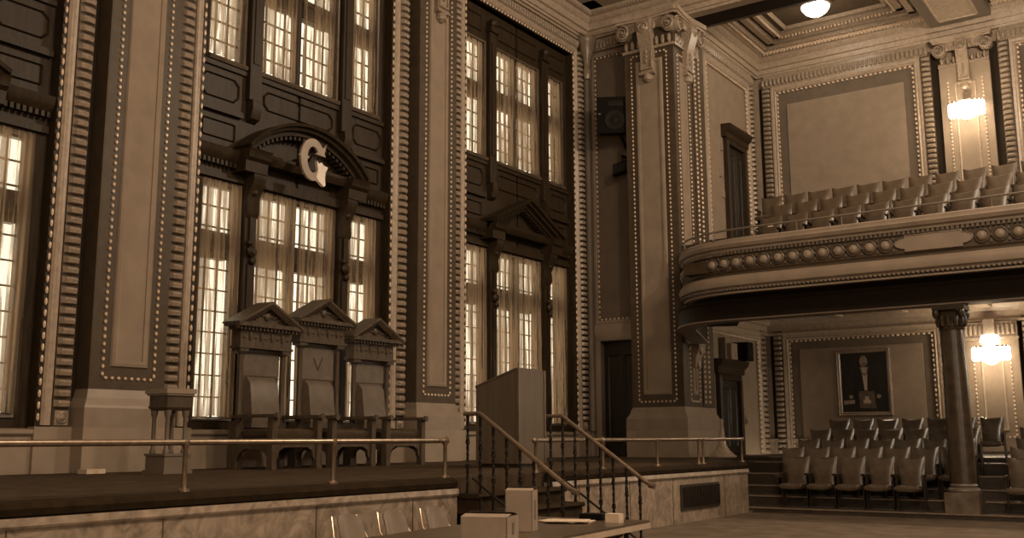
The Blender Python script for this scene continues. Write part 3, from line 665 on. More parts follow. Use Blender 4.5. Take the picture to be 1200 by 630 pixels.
# balustrades on the steps
def balustrade(y, label):
    e = thing('stair_railing', (-7.0, y, .71), label, 'railing', group='railings of the stage steps')
    r = MB(); r.tube([(-7.05, y, 1.59), (-6.84, y, 1.59), (-6.80, y, 1.57), (-5.66, y, .79), (-5.60, y, .77)], .026, 10); r.tube([(-5.63, y, .765), (-5.56, y, .75)], .034, 10); r.build('handrail', brass, e)
    sl = .667
    for i in range(8):
        x = -7.0+.178*i; zt = 1.585 if x < -6.82 else 1.585-(x+6.82)*sl; k = 0 if x < -6.83 else int((x+6.83)/.26)+1; zb = max(0, .71-.17*k)
        b = MB(); n = 22; R_ = []
        for j in range(n+1):
            t = j/n; z = zb+(zt-zb)*t; tw = min(max((t-.12)/.76, 0), 1)*PI*5; q = .014+(.006 if abs((t*3) % 1-.5) > .38 else 0)
            R_.append([(x+q*1.3*math.cos(tw+a), y+q*1.3*math.sin(tw+a), z) for a in (PI/4, 3*PI/4, 5*PI/4, 7*PI/4)])
        b.loft(R_); b.build('baluster', iron, e)
    b = MB(); b.tube([(-6.93, y, .88), (-5.8, y, .13)], .014, 6); b.build('lower_rail', iron, e)
balustrade(9.235, 'iron stair railing with brass handrail, on the left of the stage steps')
balustrade(10.97, 'iron stair railing with brass handrail, on the right of the stage steps')
# low brass rails on the stage edge
def brassrail(y0, y1, posts, label, ends):
    e = thing('brass_rail', (-7.2, (y0+y1)/2, STG), label, 'rail', group='low brass rails on the stage edge')
    r = MB(); r.tube([(-7.2, y0, 1.29), (-7.2, y1, 1.29)], .026, 12)
    for y in ends: r.lathez(-7.2, y, [(.005, 1.25), (.035, 1.27), (.04, 1.29), (.035, 1.315), (.005, 1.335)], 10)
    r.build('top_bar', brass, e)
    for y in posts:
        p = MB(); p.lathez(-7.2, y, [(.05, STG+.004), (.05, STG+.02), (.022, STG+.035), (.020, 1.24), (.034, 1.26), (.034, 1.31)], 10); p.build('post', brass, e)
brassrail(-4, 9.10, (.4, 2.3, 3.9, 5.57, 7.32, 9.08), 'long low brass rail along the stage edge in front of the thrones', (9.1,))
brassrail(10.90, 17.74, (10.93, 12.64, 14.33, 15.84, 16.02, 17.70), 'shorter low brass rail along the stage edge right of the steps', (10.9, 12.64, 17.74))

# ------------------------------------------------------------ thrones
def throne(cy, apex, label):
    X = -12.4; e = thing('throne_chair', (X+.45, cy, STG), label, 'throne', group='three pedimented thrones on the stage')
    def T(u, v, w): return (X+w, cy+u, v)
    eav = apex-.36; hw = .49
    b = MB(T)
    b.box(-hw+.12, hw-.12, STG+.30, eav-.02, -.03, .05); b.box(-hw-.02, hw+.02, eav-.34, eav-.02, -.05, .16)
    b.box(-hw-.06, hw+.06, eav-.37, eav-.33, -.05, .19)
    b.build('backboard', throne_w, e)
    for sg in (-1, 1):
        c_ = MB(T); p = sg*(hw-.06); c_.box(p-.07, p+.07, STG, STG+.72, -.06, .12); c_.lathe(p, .08, [(.055, STG+.72), (.045, STG+.95), (.045, eav-.48), (.05, eav-.46), (.075, eav-.44), (.075, eav-.37)], 12); c_.box(p-.085, p+.085, eav-.42, eav-.37, -.02, .17)
        c_.build('back_post', throne_w, e)
    p = MB(T); ov = .66; h = apex-eav
    p.uv([(-ov+.06, eav), (ov-.06, eav), (0, apex-.05)], -.05, .16)
    R_ = [[(sx*ov, eav+.0+d, w_) if sx else (0, apex+d, w_) for d, w_ in ((-.0, -.1), (-.05, .20), (-.10, .24), (-.02, .30), (.02, .30), (.03, -.1))] for sx in (-1, 0, 1)]
    p.loft(R_)
    p.box(-ov+.02, ov-.02, eav-.04, eav+.02, -.08, .28)
    for i in range(16): x = -ov+.06+(2*ov-.12)*(i+.5)/16; p.box(x-.018, x+.018, eav-.09, eav-.035, -.05, .24)
    pdm = p.build('pediment', throne_w, e)
    o_ = MB(T); rr = random.Random(int(cy*10))
    o_.lathew(0, eav+.14, [(.06, .15), (.06, .19), (.03, .21)], 12)
    for i in range(16): x = -.4+.8*i/15; o_.bead(x, eav+.05+.05*rr.random()+(.10*(1-abs(x)/.4)), .17, .03, .025, .02)
    for i in range(4): x = -.33+.22*i; o_.bead(x, eav-.18, .17, .03, .075, .025)
    for i in range(5): x = -.44+.22*i; o_.bead(x, eav-.20, .165, .05, .02, .015)
    if apex > 3.5: o_.tube([(-.10, eav-.60, .06), (0, eav-.80, .065), (.10, eav-.60, .06)], .012, 6)
    o_.build('carving', throne_w, pdm)
    q = MB(T); q.box(-hw+.12, hw-.12, STG+1.42, eav-.44, .05, .06); q.build('back_panel', throne_b, e)
    q = MB(T); q.loft([[(-.30, z, .05), (.30, z, .05), (.28, z, w_), (-.28, z, w_)] for z, w_ in ((STG+.62, .20), (STG+.75, .22), (STG+1.30, .15), (STG+1.40, .06))]); q.build('back_cushion', throne_b, e)
    s_ = MB(T); s_.box(-.46, .46, STG+.36, STG+.46, .02, .86); s_.build('seat_frame', throne_w, e)
    s_ = MB(T); s_.loft([[(-.40+i, STG+.46+z, .08), (.40-i, STG+.46+z, .08), (.40-i, STG+.46+z, .86-i), (-.40+i, STG+.46+z, .86-i)] for z, i in ((0, .02), (.04, 0), (.10, 0), (.14, .05))]); s_.build('seat_cushion', throne_l, e)
    for sg in (-1, 1):
        l = MB(T); y0 = sg*.455; l.box(y0-.05, y0+.05, STG, STG+.76, .82, .93); l.box(y0-.055, y0+.055, STG, STG+.05, .81, .94); l.build('front_leg', throne_w, e)
        a = MB(T); a.box(y0-.07, y0+.07, STG+.76, STG+.81, .02, .98); a.lathew(y0, STG+.785, [(.05, .96), (.05, 1.0)], 10); a.build('armrest', throne_w, e)
        k = MB(T); k.box(y0-.03, y0+.03, STG+.30, STG+.46, .1, .83); k.wv([(.12, STG+.30), (.12, STG+.12), (.20, STG+.24), (.32, STG+.30)], y0-.03, y0+.03); k.wv([(.83, STG+.30), (.83, STG+.12), (.75, STG+.24), (.6, STG+.30)], y0-.03, y0+.03); k.build('side_rail', throne_w, e)
    a = MB(T); a.uv([(-.42, STG+.44), (-.42, STG+.10), (-.36, STG+.16), (-.34, STG+.26), (-.24, STG+.32), (.24, STG+.32), (.34, STG+.26), (.36, STG+.16), (.42, STG+.10), (.42, STG+.44)], .84, .90); a.build('arched_apron', throne_w, e)
throne(10.90, 3.44, 'tall wooden throne with pediment and leather seat, leftmost of three')
throne(12.13, 3.62, 'tallest wooden throne with V mark on its backboard, middle of three')
throne(13.40, 3.42, 'tall wooden throne with pediment and leather seat, rightmost of three')
# pedestal table
e = thing('pedestal_stand', (-11.5, 8.62, STG), 'square carved pedestal on four colonnettes left of the thrones', 'pedestal')
def pb(cx, cy, h, z0, z1, mb): mb.box(cx-h, cx+h, cy-h, cy+h, z0, z1)
m = MB(); pb(-11.5, 8.62, .235, 1.92, 1.985, m); pb(-11.5, 8.62, .215, 1.895, 1.92, m); m.build('top', stone, e)
m = MB(); pb(-11.5, 8.62, .19, 1.74, 1.895, m); m.loft([[(-11.5+a*d, 8.62+b*d, z) for a, b in ((-1, -1), (1, -1), (1, 1), (-1, 1))] for z, d in ((1.70, .17), (1.74, .20), (1.76, .20))]); m.build('frieze', throne_w, e)
for sx in (-1, 1):
    for sy in (-1, 1):
        m = MB(); m.lathez(-11.5+sx*.14, 8.62+sy*.14, [(.04, 1.14), (.045, 1.17), (.03, 1.2), (.028, 1.60), (.045, 1.64), (.05, 1.70)], 10); m.build('colonnette', stone_dk, e)
m = MB(); pb(-11.5, 8.62, .20, STG, 1.11, m); pb(-11.5, 8.62, .215, 1.11, 1.14, m); pb(-11.5, 8.62, .225, STG, STG+.05, m); m.build('base', stone_dk, e)
# small white item on the stage floor near the pilaster
m = MB(); m.loft([[(-12.55, 8.0, z), (-12.35, 8.0, z), (-12.35, 8.28, z), (-12.55, 8.28, z)] for z in (STG, STG+.06)]); m.build('folded_paper', paper, label='small white folded paper on the stage floor at the wall', cat='paper')
# lectern
e = thing('lectern', (-9.07, 13.13, STG), 'large plain wooden lectern with slanted top on the stage', 'lectern')
x0, x1, y0, y1 = -9.52, -8.72, 12.77, 13.50
m = MB()
def lecq(z0, zl, zr): return m.loft([[(x0, y0, z0), (x1, y0, z0), (x1, y1, z0), (x0, y1, z0)], [(x0, y0, zl), (x1, y0, zr), (x1, y1, zr), (x0, y1, zl)]])
lecq(STG+.06, 2.10, 2.36); m.build('cabinet', oak, e)
m = MB(); m.box(x0+.03, x1-.03, y0+.03, y1-.03, STG, STG+.06); m.build('toe_kick', wood, e)
m = MB(); m.loft([[(x0-.01, y0-.01, 2.10), (x1-.03, y0-.01, 2.353), (x1-.03, y1+.01, 2.353), (x0-.01, y1+.01, 2.10)], [(x0-.01, y0-.01, 2.13), (x1-.03, y0-.01, 2.383), (x1-.03, y1+.01, 2.383), (x0-.01, y1+.01, 2.13)]]); m.build('slanted_top', oak, e)
m = MB(); m.box(x1-.025, x1+.015, y0-.012, y0+.02, STG+.06, 2.37); m.box(x1-.025, x1+.015, y1-.02, y1+.012, STG+.06, 2.37); m.build('corner_strips', throne_b, e)
# flared cone
m = MB(); m.lathez(-9.3, 21.75, [(.30, STG), (.31, STG+.03), (.25, STG+.08), (.16, STG+.16), (.09, STG+.28), (.06, STG+.50), (.03, STG+.76), (.045, STG+.80), (.03, STG+.86)], 20)
m.build('flared_stand', mould, label='pale flared cone-shaped stand on the stage before the gallery door', cat='stand')

# ------------------------------------------------------------ letter G, hall speaker
e = thing('hanging_letter', (-12.6, 12.0, 6.0), 'large pale letter G hanging before the arched pediment', 'letter')
GX = -12.45; GY, GZ = 11.98, 6.05
def TG(u, v, w): return (GX+w, GY+u*.97, GZ+.02+v*.86)
def arc(a0, a1, rx, ry, n): return [(rx*math.cos(math.radians(a0+(a1-a0)*i/n)), ry*math.sin(math.radians(a0+(a1-a0)*i/n))) for i in range(n+1)]
m = MB(TG); n = 40
outer = arc(38, 318, .30, .43, n); inner = arc(38, 318, .145, .27, n)
m.loft([[(a, b, -.025), (a, b, .025), (c_, d, .025), (c_, d, -.025)] for (a, b), (c_, d) in zip(outer, inner)])
m.uv([(.05, .13), (.30, .12), (.27, .17), (.30, .35), (.335, .40), (.23, .28), (.13, .20)], -.026, .026)   # upper serif
m.uv([(-.34, .03), (-.29, .0), (-.29, .06)], -.02, .02); m.uv([(-.145, .06), (-.145, -.01), (-.08, .02)], -.02, .02)
m.build('letter_body', gmat, e)
m = MB(TG); m.uv([(.08, .0), (.13, -.05), (.20, -.01), (.24, -.06), (.36, -.08), (.30, -.20), (.29, -.34), (.31, -.46), (.27, -.50), (.14, -.42), (.08, -.34), (.12, -.20)], -.03, .03)
m.build('leaf_tip', gbright, e)
m = MB(TG); m.tube([(.0, .12, .0), (.1, .03, -.2), (.1, .0, -.5)], .02, 6); m.build('holding_bracket', iron, e)
def TK(u, v, w):  # speaker frame, turned to the hall
    a = math.radians(28); x = u*math.cos(a)+w*math.sin(a); y = u*math.sin(a)-w*math.cos(a); t = math.radians(-8)
    return (-11.90+x, 21.70+y, 9.33+v+w*math.sin(t))
e = thing('loudspeaker', (-11.7, 21.8, 8.8), 'large black loudspeaker mounted high on the end wall', 'loudspeaker')
m = MB(TK); m.loft([[(-.38, v, .22), (.38, v, .22), (.28, v, -.2), (-.28, v, -.2)] for v in (-.47, .47)]); cab = m.build('cabinet', speakm, e)
m = MB(TK); m.lathew(.06, -.14, [(.25, .22), (.25, .24), (.21, .24), (.08, .2), (.07, .225), (.03, .24)], 24); m.build('woofer', speakc, cab)
m = MB(TK); m.box(-.1, .28, .22, .36, .21, .235); m.build('horn', speakc, cab)
m = MB(TK); m.box(-.34, -.28, .02, .04, .22, .225); m.build('badge', gmat, cab)
m = MB(); m.tube([(-11.8, 22.3, 9.0), (-11.75, 21.85, 9.1)], .06, 8); m.tube([(-11.78, 22.3, 8.55), (-11.72, 21.8, 8.8)], .05, 8); m.build('wall_bracket', iron, e)
e = thing('small_spotlight', (-11.75, 22.0, 8.1), 'small black box light hanging beneath the large loudspeaker', 'spotlight')
def TK2(u, v, w):
    a = math.radians(20); x = u*math.cos(a)+w*math.sin(a); y = u*math.sin(a)-w*math.cos(a); return (-11.78+x, 21.9+y, 8.0+v+u*.25)
m = MB(TK2); m.box(-.2, .2, -.13, .13, -.13, .13); m.build('housing', speakm, e)
m = MB(TK2); m.box(-.16, .16, -.09, .09, .13, .14); m.build('lens_plate', speakc, e)
m = MB(); m.tube([(-11.78, 22.3, 8.35), (-11.78, 21.95, 8.33), (-11.78, 21.93, 8.1)], .035, 8); m.build('arm', iron, e)

# ------------------------------------------------------------ balcony
path = [(-10.12, 21.75), (-9.6, 20.65), (-9.1, 19.6), (-8.80, 18.9), (-8.6, 18.35), (-8.38, 17.85), (-8.05, 17.44), (-7.62, 17.17), (-7.1, 17.03), (-6.6, 17.0), (13, 17.0)]
def smooth_path(P, k=2):
    for _ in range(k):
        Q = [P[0]]
        for a, b in zip(P[:-1], P[1:]):
            L = math.hypot(b[0]-a[0], b[1]-a[1])
            f = min(.25, .3/L); Q += [(a[0]+(b[0]-a[0])*f, a[1]+(b[1]-a[1])*f), (b[0]-(b[0]-a[0])*f, b[1]-(b[1]-a[1])*f)]
        Q.append(P[-1]); P = Q
    return P
path = smooth_path(path)
def sweep(mb, prof, P=None, closed=True):
    P = P or path; R_ = []
    for i, p in enumerate(P):
        a = P[max(0, i-1)]; b = P[min(len(P)-1, i+1)]; d = Vector((b[0]-a[0], b[1]-a[1])).normalized(); n_ = Vector((d.y, -d.x))
        R_.append([(p[0]+n_.x*o, p[1]+n_.y*o, z) for o, z in prof])
    mb.loft(R_, cap=True, closed=closed)
m = MB(); sweep(m, [(-.25, 4.86), (-.02, 4.86), (.0, 4.84), (.0, 4.80), (.02, 4.76), (-.01, 4.70), (-.05, 4.68), (-.06, 4.64), (-.25, 4.64)])
sweep(m, [(-.2, 4.19), (-.03, 4.19), (.01, 4.14), (.03, 4.08), (.01, 4.0), (-.04, 3.97), (-.04, 3.93), (-.2, 3.93)])
sweep(m, [(-.2, 3.90), (-.06, 3.90), (-.06, 3.87), (-.2, 3.87)])
struct(m, 'balcony_front', stone)
m = MB(); sweep(m, [(-.2, 4.64), (-.10, 4.64), (-.10, 4.56), (-.08, 4.56), (-.08, 4.28), (-.11, 4.24), (-.11, 4.19), (-.2, 4.19)]); sweep(m, [(-.2, 3.93), (-.10, 3.93), (-.10, 3.90), (-.2, 3.90)]); struct(m, trimname(), frame)
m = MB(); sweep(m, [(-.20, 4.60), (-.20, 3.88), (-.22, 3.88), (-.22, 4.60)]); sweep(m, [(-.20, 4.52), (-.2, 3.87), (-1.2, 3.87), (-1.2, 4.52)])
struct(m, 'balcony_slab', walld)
# ornament along the front
cum = [0]
for a, b in zip(path[:-1], path[1:]): cum.append(cum[-1]+math.hypot(b[0]-a[0], b[1]-a[1]))
def at_s(s_):
    for i in range(len(cum)-1):
        if cum[i+1] >= s_ or i == len(cum)-2:
            t = (s_-cum[i])/(cum[i+1]-cum[i]); a, b = path[i], path[i+1]; d = Vector((b[0]-a[0], b[1]-a[1])).normalized()
            return (a[0]+(b[0]-a[0])*t, a[1]+(b[1]-a[1])*t), d
def s_of_x(x): return cum[-1]-(13-x)
def TO(s_):
    (x, y), d = at_s(s_); n_ = Vector((d.y, -d.x))
    return lambda u, v, w: (x+d.x*u+n_.x*(w-.08), y+d.y*u+n_.y*(w-.08), v)
ro = MB(); bo = MB()
ss = [s_of_x(-4.29-.262*k) for k in range(40) if s_of_x(-4.29-.262*k) > .15] + [s_of_x(-2.816+.262*k) for k in range(20)]
for s_ in ss:
    ro.T = bo.T = TO(s_)
    ro.lathew(0, 4.425, [(.118, 0), (.118, .03), (.102, .04), (.09, .015)], 16); bo.lathew(0, 4.425, [(.085, .0), (.082, .035), (.06, .065), (.03, .08)], 12)
    ro.T = TO(s_+.131); ro.box(-.02, .02, 4.33, 4.355, 0, .02); ro.box(-.02, .02, 4.495, 4.52, 0, .02); ro.lathew(0, 4.425, [(.022, 0), (.02, .03), (.008, .04)], 8)
    for q in (4.325, 4.525): ro.lathew(0, q, [(.03, 0), (.02, .025)], 6)
struct(ro, trimname(), M('parapet_ornament', .10, .4, nscale=20, namt=.2)); struct(bo, trimname(), stone)
dn = MB(); s_ = .1
while s_ < s_of_x(0.5):
    dn.T = TO(s_); dn.box(-.022, .022, 4.575, 4.63, -.02, .045); dn.bead(0, 3.95, .06, .018, .02, .018); dn.bead(.04, 3.915, .035, .014, .014, .014); s_ += .075
struct(dn, trimname(), M('parapet_dentils', .12, .35, nscale=20, namt=.2))
m = MB(lambda u, v, w: (u, 17.08-w, v))
def cart(k): return [(-3.99+k, 4.29+k), (-3.10-k, 4.29+k), (-3.10-k, 4.335+k*.3), (-3.03-k, 4.345+k*.3), (-2.96-k, 4.385), (-2.94-k, 4.43), (-2.96-k, 4.475), (-3.03-k, 4.515-k*.3), (-3.10-k, 4.525-k*.3), (-3.10-k, 4.565-k), (-3.99+k, 4.565-k), (-3.99+k, 4.525-k*.3), (-4.06+k, 4.515-k*.3), (-4.13+k, 4.475), (-4.15+k, 4.43), (-4.13+k, 4.385), (-4.06+k, 4.345+k*.3), (-3.99+k, 4.335+k*.3)]
m.loft([[(a, b, w_) for a, b in cart(k)] for k, w_ in ((0, 0), (0, .03), (.012, .035), (.02, .02), (.03, .02))])
struct(m, trimname(), stone)
# beam on the columns, with its curved return to the pier
bp = smooth_path([(-10.0, 21.9), (-9.55, 20.6), (-9.2, 19.6), (-8.95, 18.8), (-8.5, 18.15), (-7.9, 17.82), (-7.2, 17.8), (13, 17.8)])
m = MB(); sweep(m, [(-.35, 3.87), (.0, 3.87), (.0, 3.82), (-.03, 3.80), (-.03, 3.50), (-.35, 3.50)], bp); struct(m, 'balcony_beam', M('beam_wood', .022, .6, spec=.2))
m = MB(); sweep(m, [(-.37, 3.50), (.0, 3.50), (.0, 3.475), (-.37, 3.475)], bp); struct(m, trimname(), stone)
inset = [(p[0]+.12, p[1]+.3) for p in bp if p[0] < 0]
poly = inset+[(13, 18.1), (13, 27.7), (-10.4, 27.7), (-10.4, 23.3), (-9.9, 23.3)]
m = MB(); m.loft([[(x, y, z) for x, y in poly] for z in (4.72, 4.80)])
for y in (19.6, 21.6, 23.6, 25.6): m.box({19.6: -8.9, 21.6: -9.6}.get(y, -10.4), 13, y, y+.35, 4.45, 4.72)
for x in (-8.3, -6.6, -4.6, -2.6, -.6, 1.4, 3.4): m.box(x-.16, x+.16, 18.1 if x > -8 else 19.6, 27.7, 4.5, 4.72)
struct(m, trimname(), mould)
# balcony tiers
def tiers(name, ys, zs, x0, x1, zbot, back=27.68, mat=riser):
    m = MB(); n_ = MB()
    for i, (y, z) in enumerate(zip(ys, zs)):
        y1 = ys[i+1] if i+1 < len(ys) else back
        m.box(x0, x1, y, y1+.02, (zbot if i == 0 else zs[i-1]-.3) if zbot is None or True else 0, z)
        n_.box(x0, x1, y-.02, y+.035, z-.02, z+.006)
    o = struct(m, name, mat); return n_
m = MB(); m.box(-8.0, 13, 17.2, 18.0, 4.3, 4.52); struct(m, 'balcony_floor', carpet)
m = MB()
for i_, (z, xl) in enumerate(zip([4.60, 5.0, 5.38, 5.55, 5.7, 5.9, 6.1, 6.3], [-8.3, -8.75, -9.15, -9.55, -9.95, -10.38, -10.38, -10.38])):
    y = 18.0+.83*i_; m.box(xl, 13, y, (y+.83 if i_ < 7 else 27.68), 4.3 if i_ == 0 else z-.7, z)
struct(m, 'balcony_tiers', riser)
e = thing('balcony_handrail', (-4, 17.05, 4.86), 'slim metal handrail along the top of the balcony front', 'handrail')
m = MB(); hp = [p for p in path if p[0] > -8.75 and p[0] < 12] + [(10, 17.0)]
m.tube([(p[0]+.02, p[1]+.06, 5.03) for p in hp], .018, 8); m.tube([(hp[0][0]+.02, hp[0][1]+.06, 5.03), (hp[0][0]-.25, hp[0][1]+.5, 4.98), (hp[0][0]-.35, hp[0][1]+.7, 4.86)], .018, 8); m.build('top_bar', stone_dk, e)
for i in range(24):
    x = -8.1+.78*i
    if x > 1: break
    y = 17.06 if x > -7.2 else 17.06+.45*((-7.2-x)/.9)**1.5
    m = MB(); m.lathez(x, y, [(.03, 4.86), (.014, 4.88), (.012, 5.03)], 8); m.build('post', stone_dk, e)

# ------------------------------------------------------------ column under the balcony
def column(x, y, label):
    e = thing('column', (x, y, 0), label, 'column', group='columns carrying the balcony')
    b = MB(); b.box(x-.26, x+.26, y-.26, y+.26, 0, .42); b.box(x-.275, x+.275, y-.275, y+.275, 0, .04); b.build('pedestal', pedm, e)
    b = MB(); b.lathez(x, y, [(.24, .42), (.25, .45), (.24, .48), (.20, .50), (.215, .53), (.20, .56)], 28); b.build('base_ring', stone_dk, e)
    b = MB(); R_ = []
    n = 40
    for z, r in ((.56, .205), (1.6, .20), (2.6, .185), (3.08, .178)):
        R_.append([(x+r*(1-.035*(k % 2))*math.cos(2*PI*k/n), y+r*(1-.035*(k % 2))*math.sin(2*PI*k/n), z) for k in range(n)])
    b.loft(R_); b.build('shaft', columnm, e)
    b = MB(); b.lathez(x, y, [(.19, 3.06), (.205, 3.09), (.18, 3.12), (.19, 3.2), (.23, 3.34), (.2, 3.38)], 24)
    for k in range(12):
        t = 2*PI*k/12; b.lathez(x+.205*math.cos(t), y+.205*math.sin(t), [(.03, 3.12), (.05, 3.22), (.035, 3.30)], 6)
    b.box(x-.25, x+.25, y-.25, y+.25, 3.39, 3.475)
    for sx in (-1, 1):
        for sy in (-1, 1): b.lathez(x+sx*.2, y+sy*.2, [(.02, 3.25), (.055, 3.30), (.055, 3.38), (.03, 3.40)], 8)
    b.build('capital', columnm, e)
column(-3.56, 18.07, 'fluted dark column under the balcony beam')

# ------------------------------------------------------------ lower seating tiers
PY = [17.78, 18.6, 19.45, 20.3, 21.15, 22.0]; PZ = [.09, .25, .40, .60, .81, .9]
n_ = tiers('seating_tiers', PY, PZ, -8.3, 6, 0)
struct(n_, trimname(), nose)
m = MB()
for i, (y, z) in enumerate(zip(PY, PZ)): m.box(-9.6 if i > 2 else -8.9+(-.3*i), -8.3, y+(.6 if i < 2 else .3), 27.6, (PZ[i-1] if i else 0), z)
struct(m, trimname(), riser)

# ------------------------------------------------------------ theatre seats
ordn = ['first', 'second', 'third', 'fourth', 'fifth', 'sixth', 'seventh', 'eighth', 'ninth', 'tenth', 'eleventh', 'twelfth']
def seat_proto(loc, mat, label, group):
    e = thing('theatre_seat', loc, label, 'seat', group=group); x, y, z = loc
    b = MB(); R_ = []
    for j in range(8):       # back: padded, leaning, with lifted top corners
        t = j/7; zz = z+.34+.50*t; ly = y+.10+.10*t; hw = .180+.040*t
        ring = []
        for k in range(13):
            s_ = -1+2*k/12; lift = .055*(abs(s_)**2.2)*t**3; bow = .030*(1-s_*s_)
            ring.append((x+hw*s_, ly-.035*(1-abs(s_)**4)*(1-.5*abs(2*t-1)**3)-.0+.0*bow, zz+lift))
        for k in range(12, -1, -1):
            s_ = -1+2*k/12; lift = .055*(abs(s_)**2.2)*t**3
            ring.append((x+hw*s_, ly+.035*(1-.6*abs(s_)**4), zz+lift))
        R_.append(ring)
    b.loft(R_); b.build('backrest', mat, e)
    s_ = MB(); R_ = []
    for yy, h in ((-.30, .02), (-.285, .05), (-.24, .062), (-.05, .06), (.06, .045), (.09, .02)):
        ring = []
        for k in range(16):
            a = 2*PI*k/16; ca, sa = math.cos(a), math.sin(a)
            ring.append((x+.208*math.copysign(abs(ca)**.5, ca), y+yy, z+.36+(-.25)*0+h*math.copysign(abs(sa)**.7, sa)+.0))
        R_.append(ring)
    s_.loft(R_); s_.build('seat_pad', mat, e)
    for sg in (-1, 1):
        a = MB(); xx = x+sg*.226; a.box(xx-.010, xx+.010, y-.16, y+.16, z+.555, z+.59); a.tube([(xx, y-.17, z+.572), (xx, y-.15, z+.575)], .010, 8); a.build('armrest', seatiron, e)
        st = MB(); st.box(xx-.008, xx+.008, y-.06, y+.13, z+.02, z+.56); st.box(xx-.010, xx+.010, y-.12, y+.18, z, z+.03); st.build('standard', seatiron, e)
    return e
protoL = None
rows = [(18.4, .09, -6.48, 5, .502), (19.25, .25, -6.86, 7, .488), (20.1, .40, -6.83, 7, .48), (20.95, .60, -6.86, 7, .475), (21.8, .81, -6.72, 7, .50)]
for r, (y, z, xs, n, p) in enumerate(rows):
    for k in range(n):
        lb = 'brown leather theatre seat under the balcony, %s row from the front, %s from its left' % (ordn[r], ordn[k])
        loc = (xs+p*k, y, z)
        if protoL is None: protoL = seat_proto(loc, leather, lb, 'leather seats under the balcony')
        else: dup(protoL, loc, label=lb)
for r, x in ((1, -2.83), (2, -2.85), (0, -2.75), (3, -2.9)):
    dup(protoL, (x, rows[r][0], rows[r][1]), label='brown leather theatre seat right of the aisle under the balcony, %s row' % ordn[r])
urows = [(18.25, 4.60, -6.71, 10, .492), (19.03, 5.0, -6.77, 10, .495), (19.86, 5.38, -7.27, 11, .493)]
protoU = None
for r, (y, z, xs, n, p) in enumerate(urows):
    for k in range(n):
        lb = 'tan leather theatre seat on the balcony, %s row behind the rail, %s from its left' % (ordn[r], ordn[k])
        loc = (xs+p*k, y, z)
        if protoU is None: protoU = seat_proto(loc, leather_u, lb, 'leather seats on the balcony')
        else: dup(protoU, loc, label=lb)

m = MB(); m.box(-6.765, -6.665, 18.372, 18.384, 5.27, 5.325); m.build('paper_card', paper, label='small white card fixed to the leftmost front seat of the balcony', cat='card')

# ------------------------------------------------------------ portrait
e = thing('framed_portrait', (-7.72, 27.65, 1.87), 'gilt framed portrait of a man in dark coat and apron', 'painting')
cx = -7.72; z0 = 1.88; W2_ = .70; H = 1.76
m = MB(TB); m.ring(cx-W2_+.10, cx+W2_-.10, z0+.10, z0+H-.10, [(0, .05), (0, .10), (.03, .13), (.06, .12), (.08, .16), (.10, .15), (.10, .05)]); m.build('frame', goldpic, e)
m = MB(TB); m.box(cx-W2_+.08, cx+W2_-.08, z0+.08, z0+H-.08, .05, .085); canv = m.build('canvas', p_dark, e)
def flat(name, pts, mat, w): q = MB(TB); q.uv([(cx+a, z0+b) for a, b in pts], w-.003, w); q.build(name, mat, canv)
def ell(a, b, rx, ry, n=18): return [(a+rx*math.cos(2*PI*i/n), b+ry*math.sin(2*PI*i/n)) for i in range(n)]
flat('painted_coat', [(-.38, .42), (-.36, .62), (-.24, .75), (-.26, 1.0), (-.22, 1.18), (-.10, 1.27), (.12, 1.27), (.24, 1.18), (.32, .95), (.42, .62), (.42, .45), (.30, .30), (-.25, .30)], p_coat, .090)
flat('painted_shirt', [(-.06, 1.27), (.10, 1.27), (.07, .66), (.0, .66)], p_white, .094)
flat('painted_collar', [(-.10, 1.30), (-.06, 1.12), (.02, 1.04), (.10, 1.12), (.14, 1.30), (.11, 1.30), (.075, 1.15), (.02, 1.09), (-.035, 1.15), (-.075, 1.30)], p_grey, .097)
flat('painted_face', ell(.01, 1.43, .105, .15), p_skin, .099)
flat('painted_beard', ell(.02, 1.35, .06, .05), p_grey, .102)
flat('painted_apron', [(-.16, .64), (.24, .64), (.29, .18), (-.14, .20)], p_apron, .101)
flat('painted_apron_badge', [(.0, .50), (.10, .50), (.10, .42), (.15, .40), (.15, .32), (-.04, .32), (-.04, .40), (.0, .42)], p_white, .104)
flat('painted_hand', ell(-.36, .50, .055, .05), p_skin, .100); flat('painted_hand', ell(.36, .50, .06, .055), p_skin, .100)
flat('painted_book', [(-.56, .40), (-.27, .42), (-.27, .32), (-.56, .30)], p_book, .098)

# ------------------------------------------------------------ foreground: table, boxes, shell chairs
a_ = math.radians(-5)
e = thing('folding_table', (-3.8, 5.5, 0), 'dark topped folding table with pale edge before the stage', 'table')
def TT(u, v, w):   # u across (towards -x), v along (towards camera), w height
    cx_, cy_ = -3.34, 6.50
    return (cx_-u*math.cos(a_)-v*math.sin(a_)*1.0, cy_+u*math.sin(a_)*1.0-v*math.cos(a_), w)
m = MB(TT); m.box(0, 1.0, 0, 2.4, .725, .742); m.build('table_top', tabletop, e)
m = MB(TT); m.box(-.004, 1.004, -.004, 2.404, .69, .726); m.build('table_edge', tabedge, e)
for u in (.1, .9):
    for v in (.18, 2.2):
        m = MB(TT); m.tube([(u, v, .69), (u, v, 0)], .018, 8); m.build('leg', iron, e)
for v in (.18, 2.2): m = MB(TT); m.tube([(.1, v, .25), (.9, v, .25)], .012, 6); m.tube([(.45, v, .25), (.45, v+(.4 if v < 1 else -.4), .68)], .012, 6); m.build('brace', iron, e)
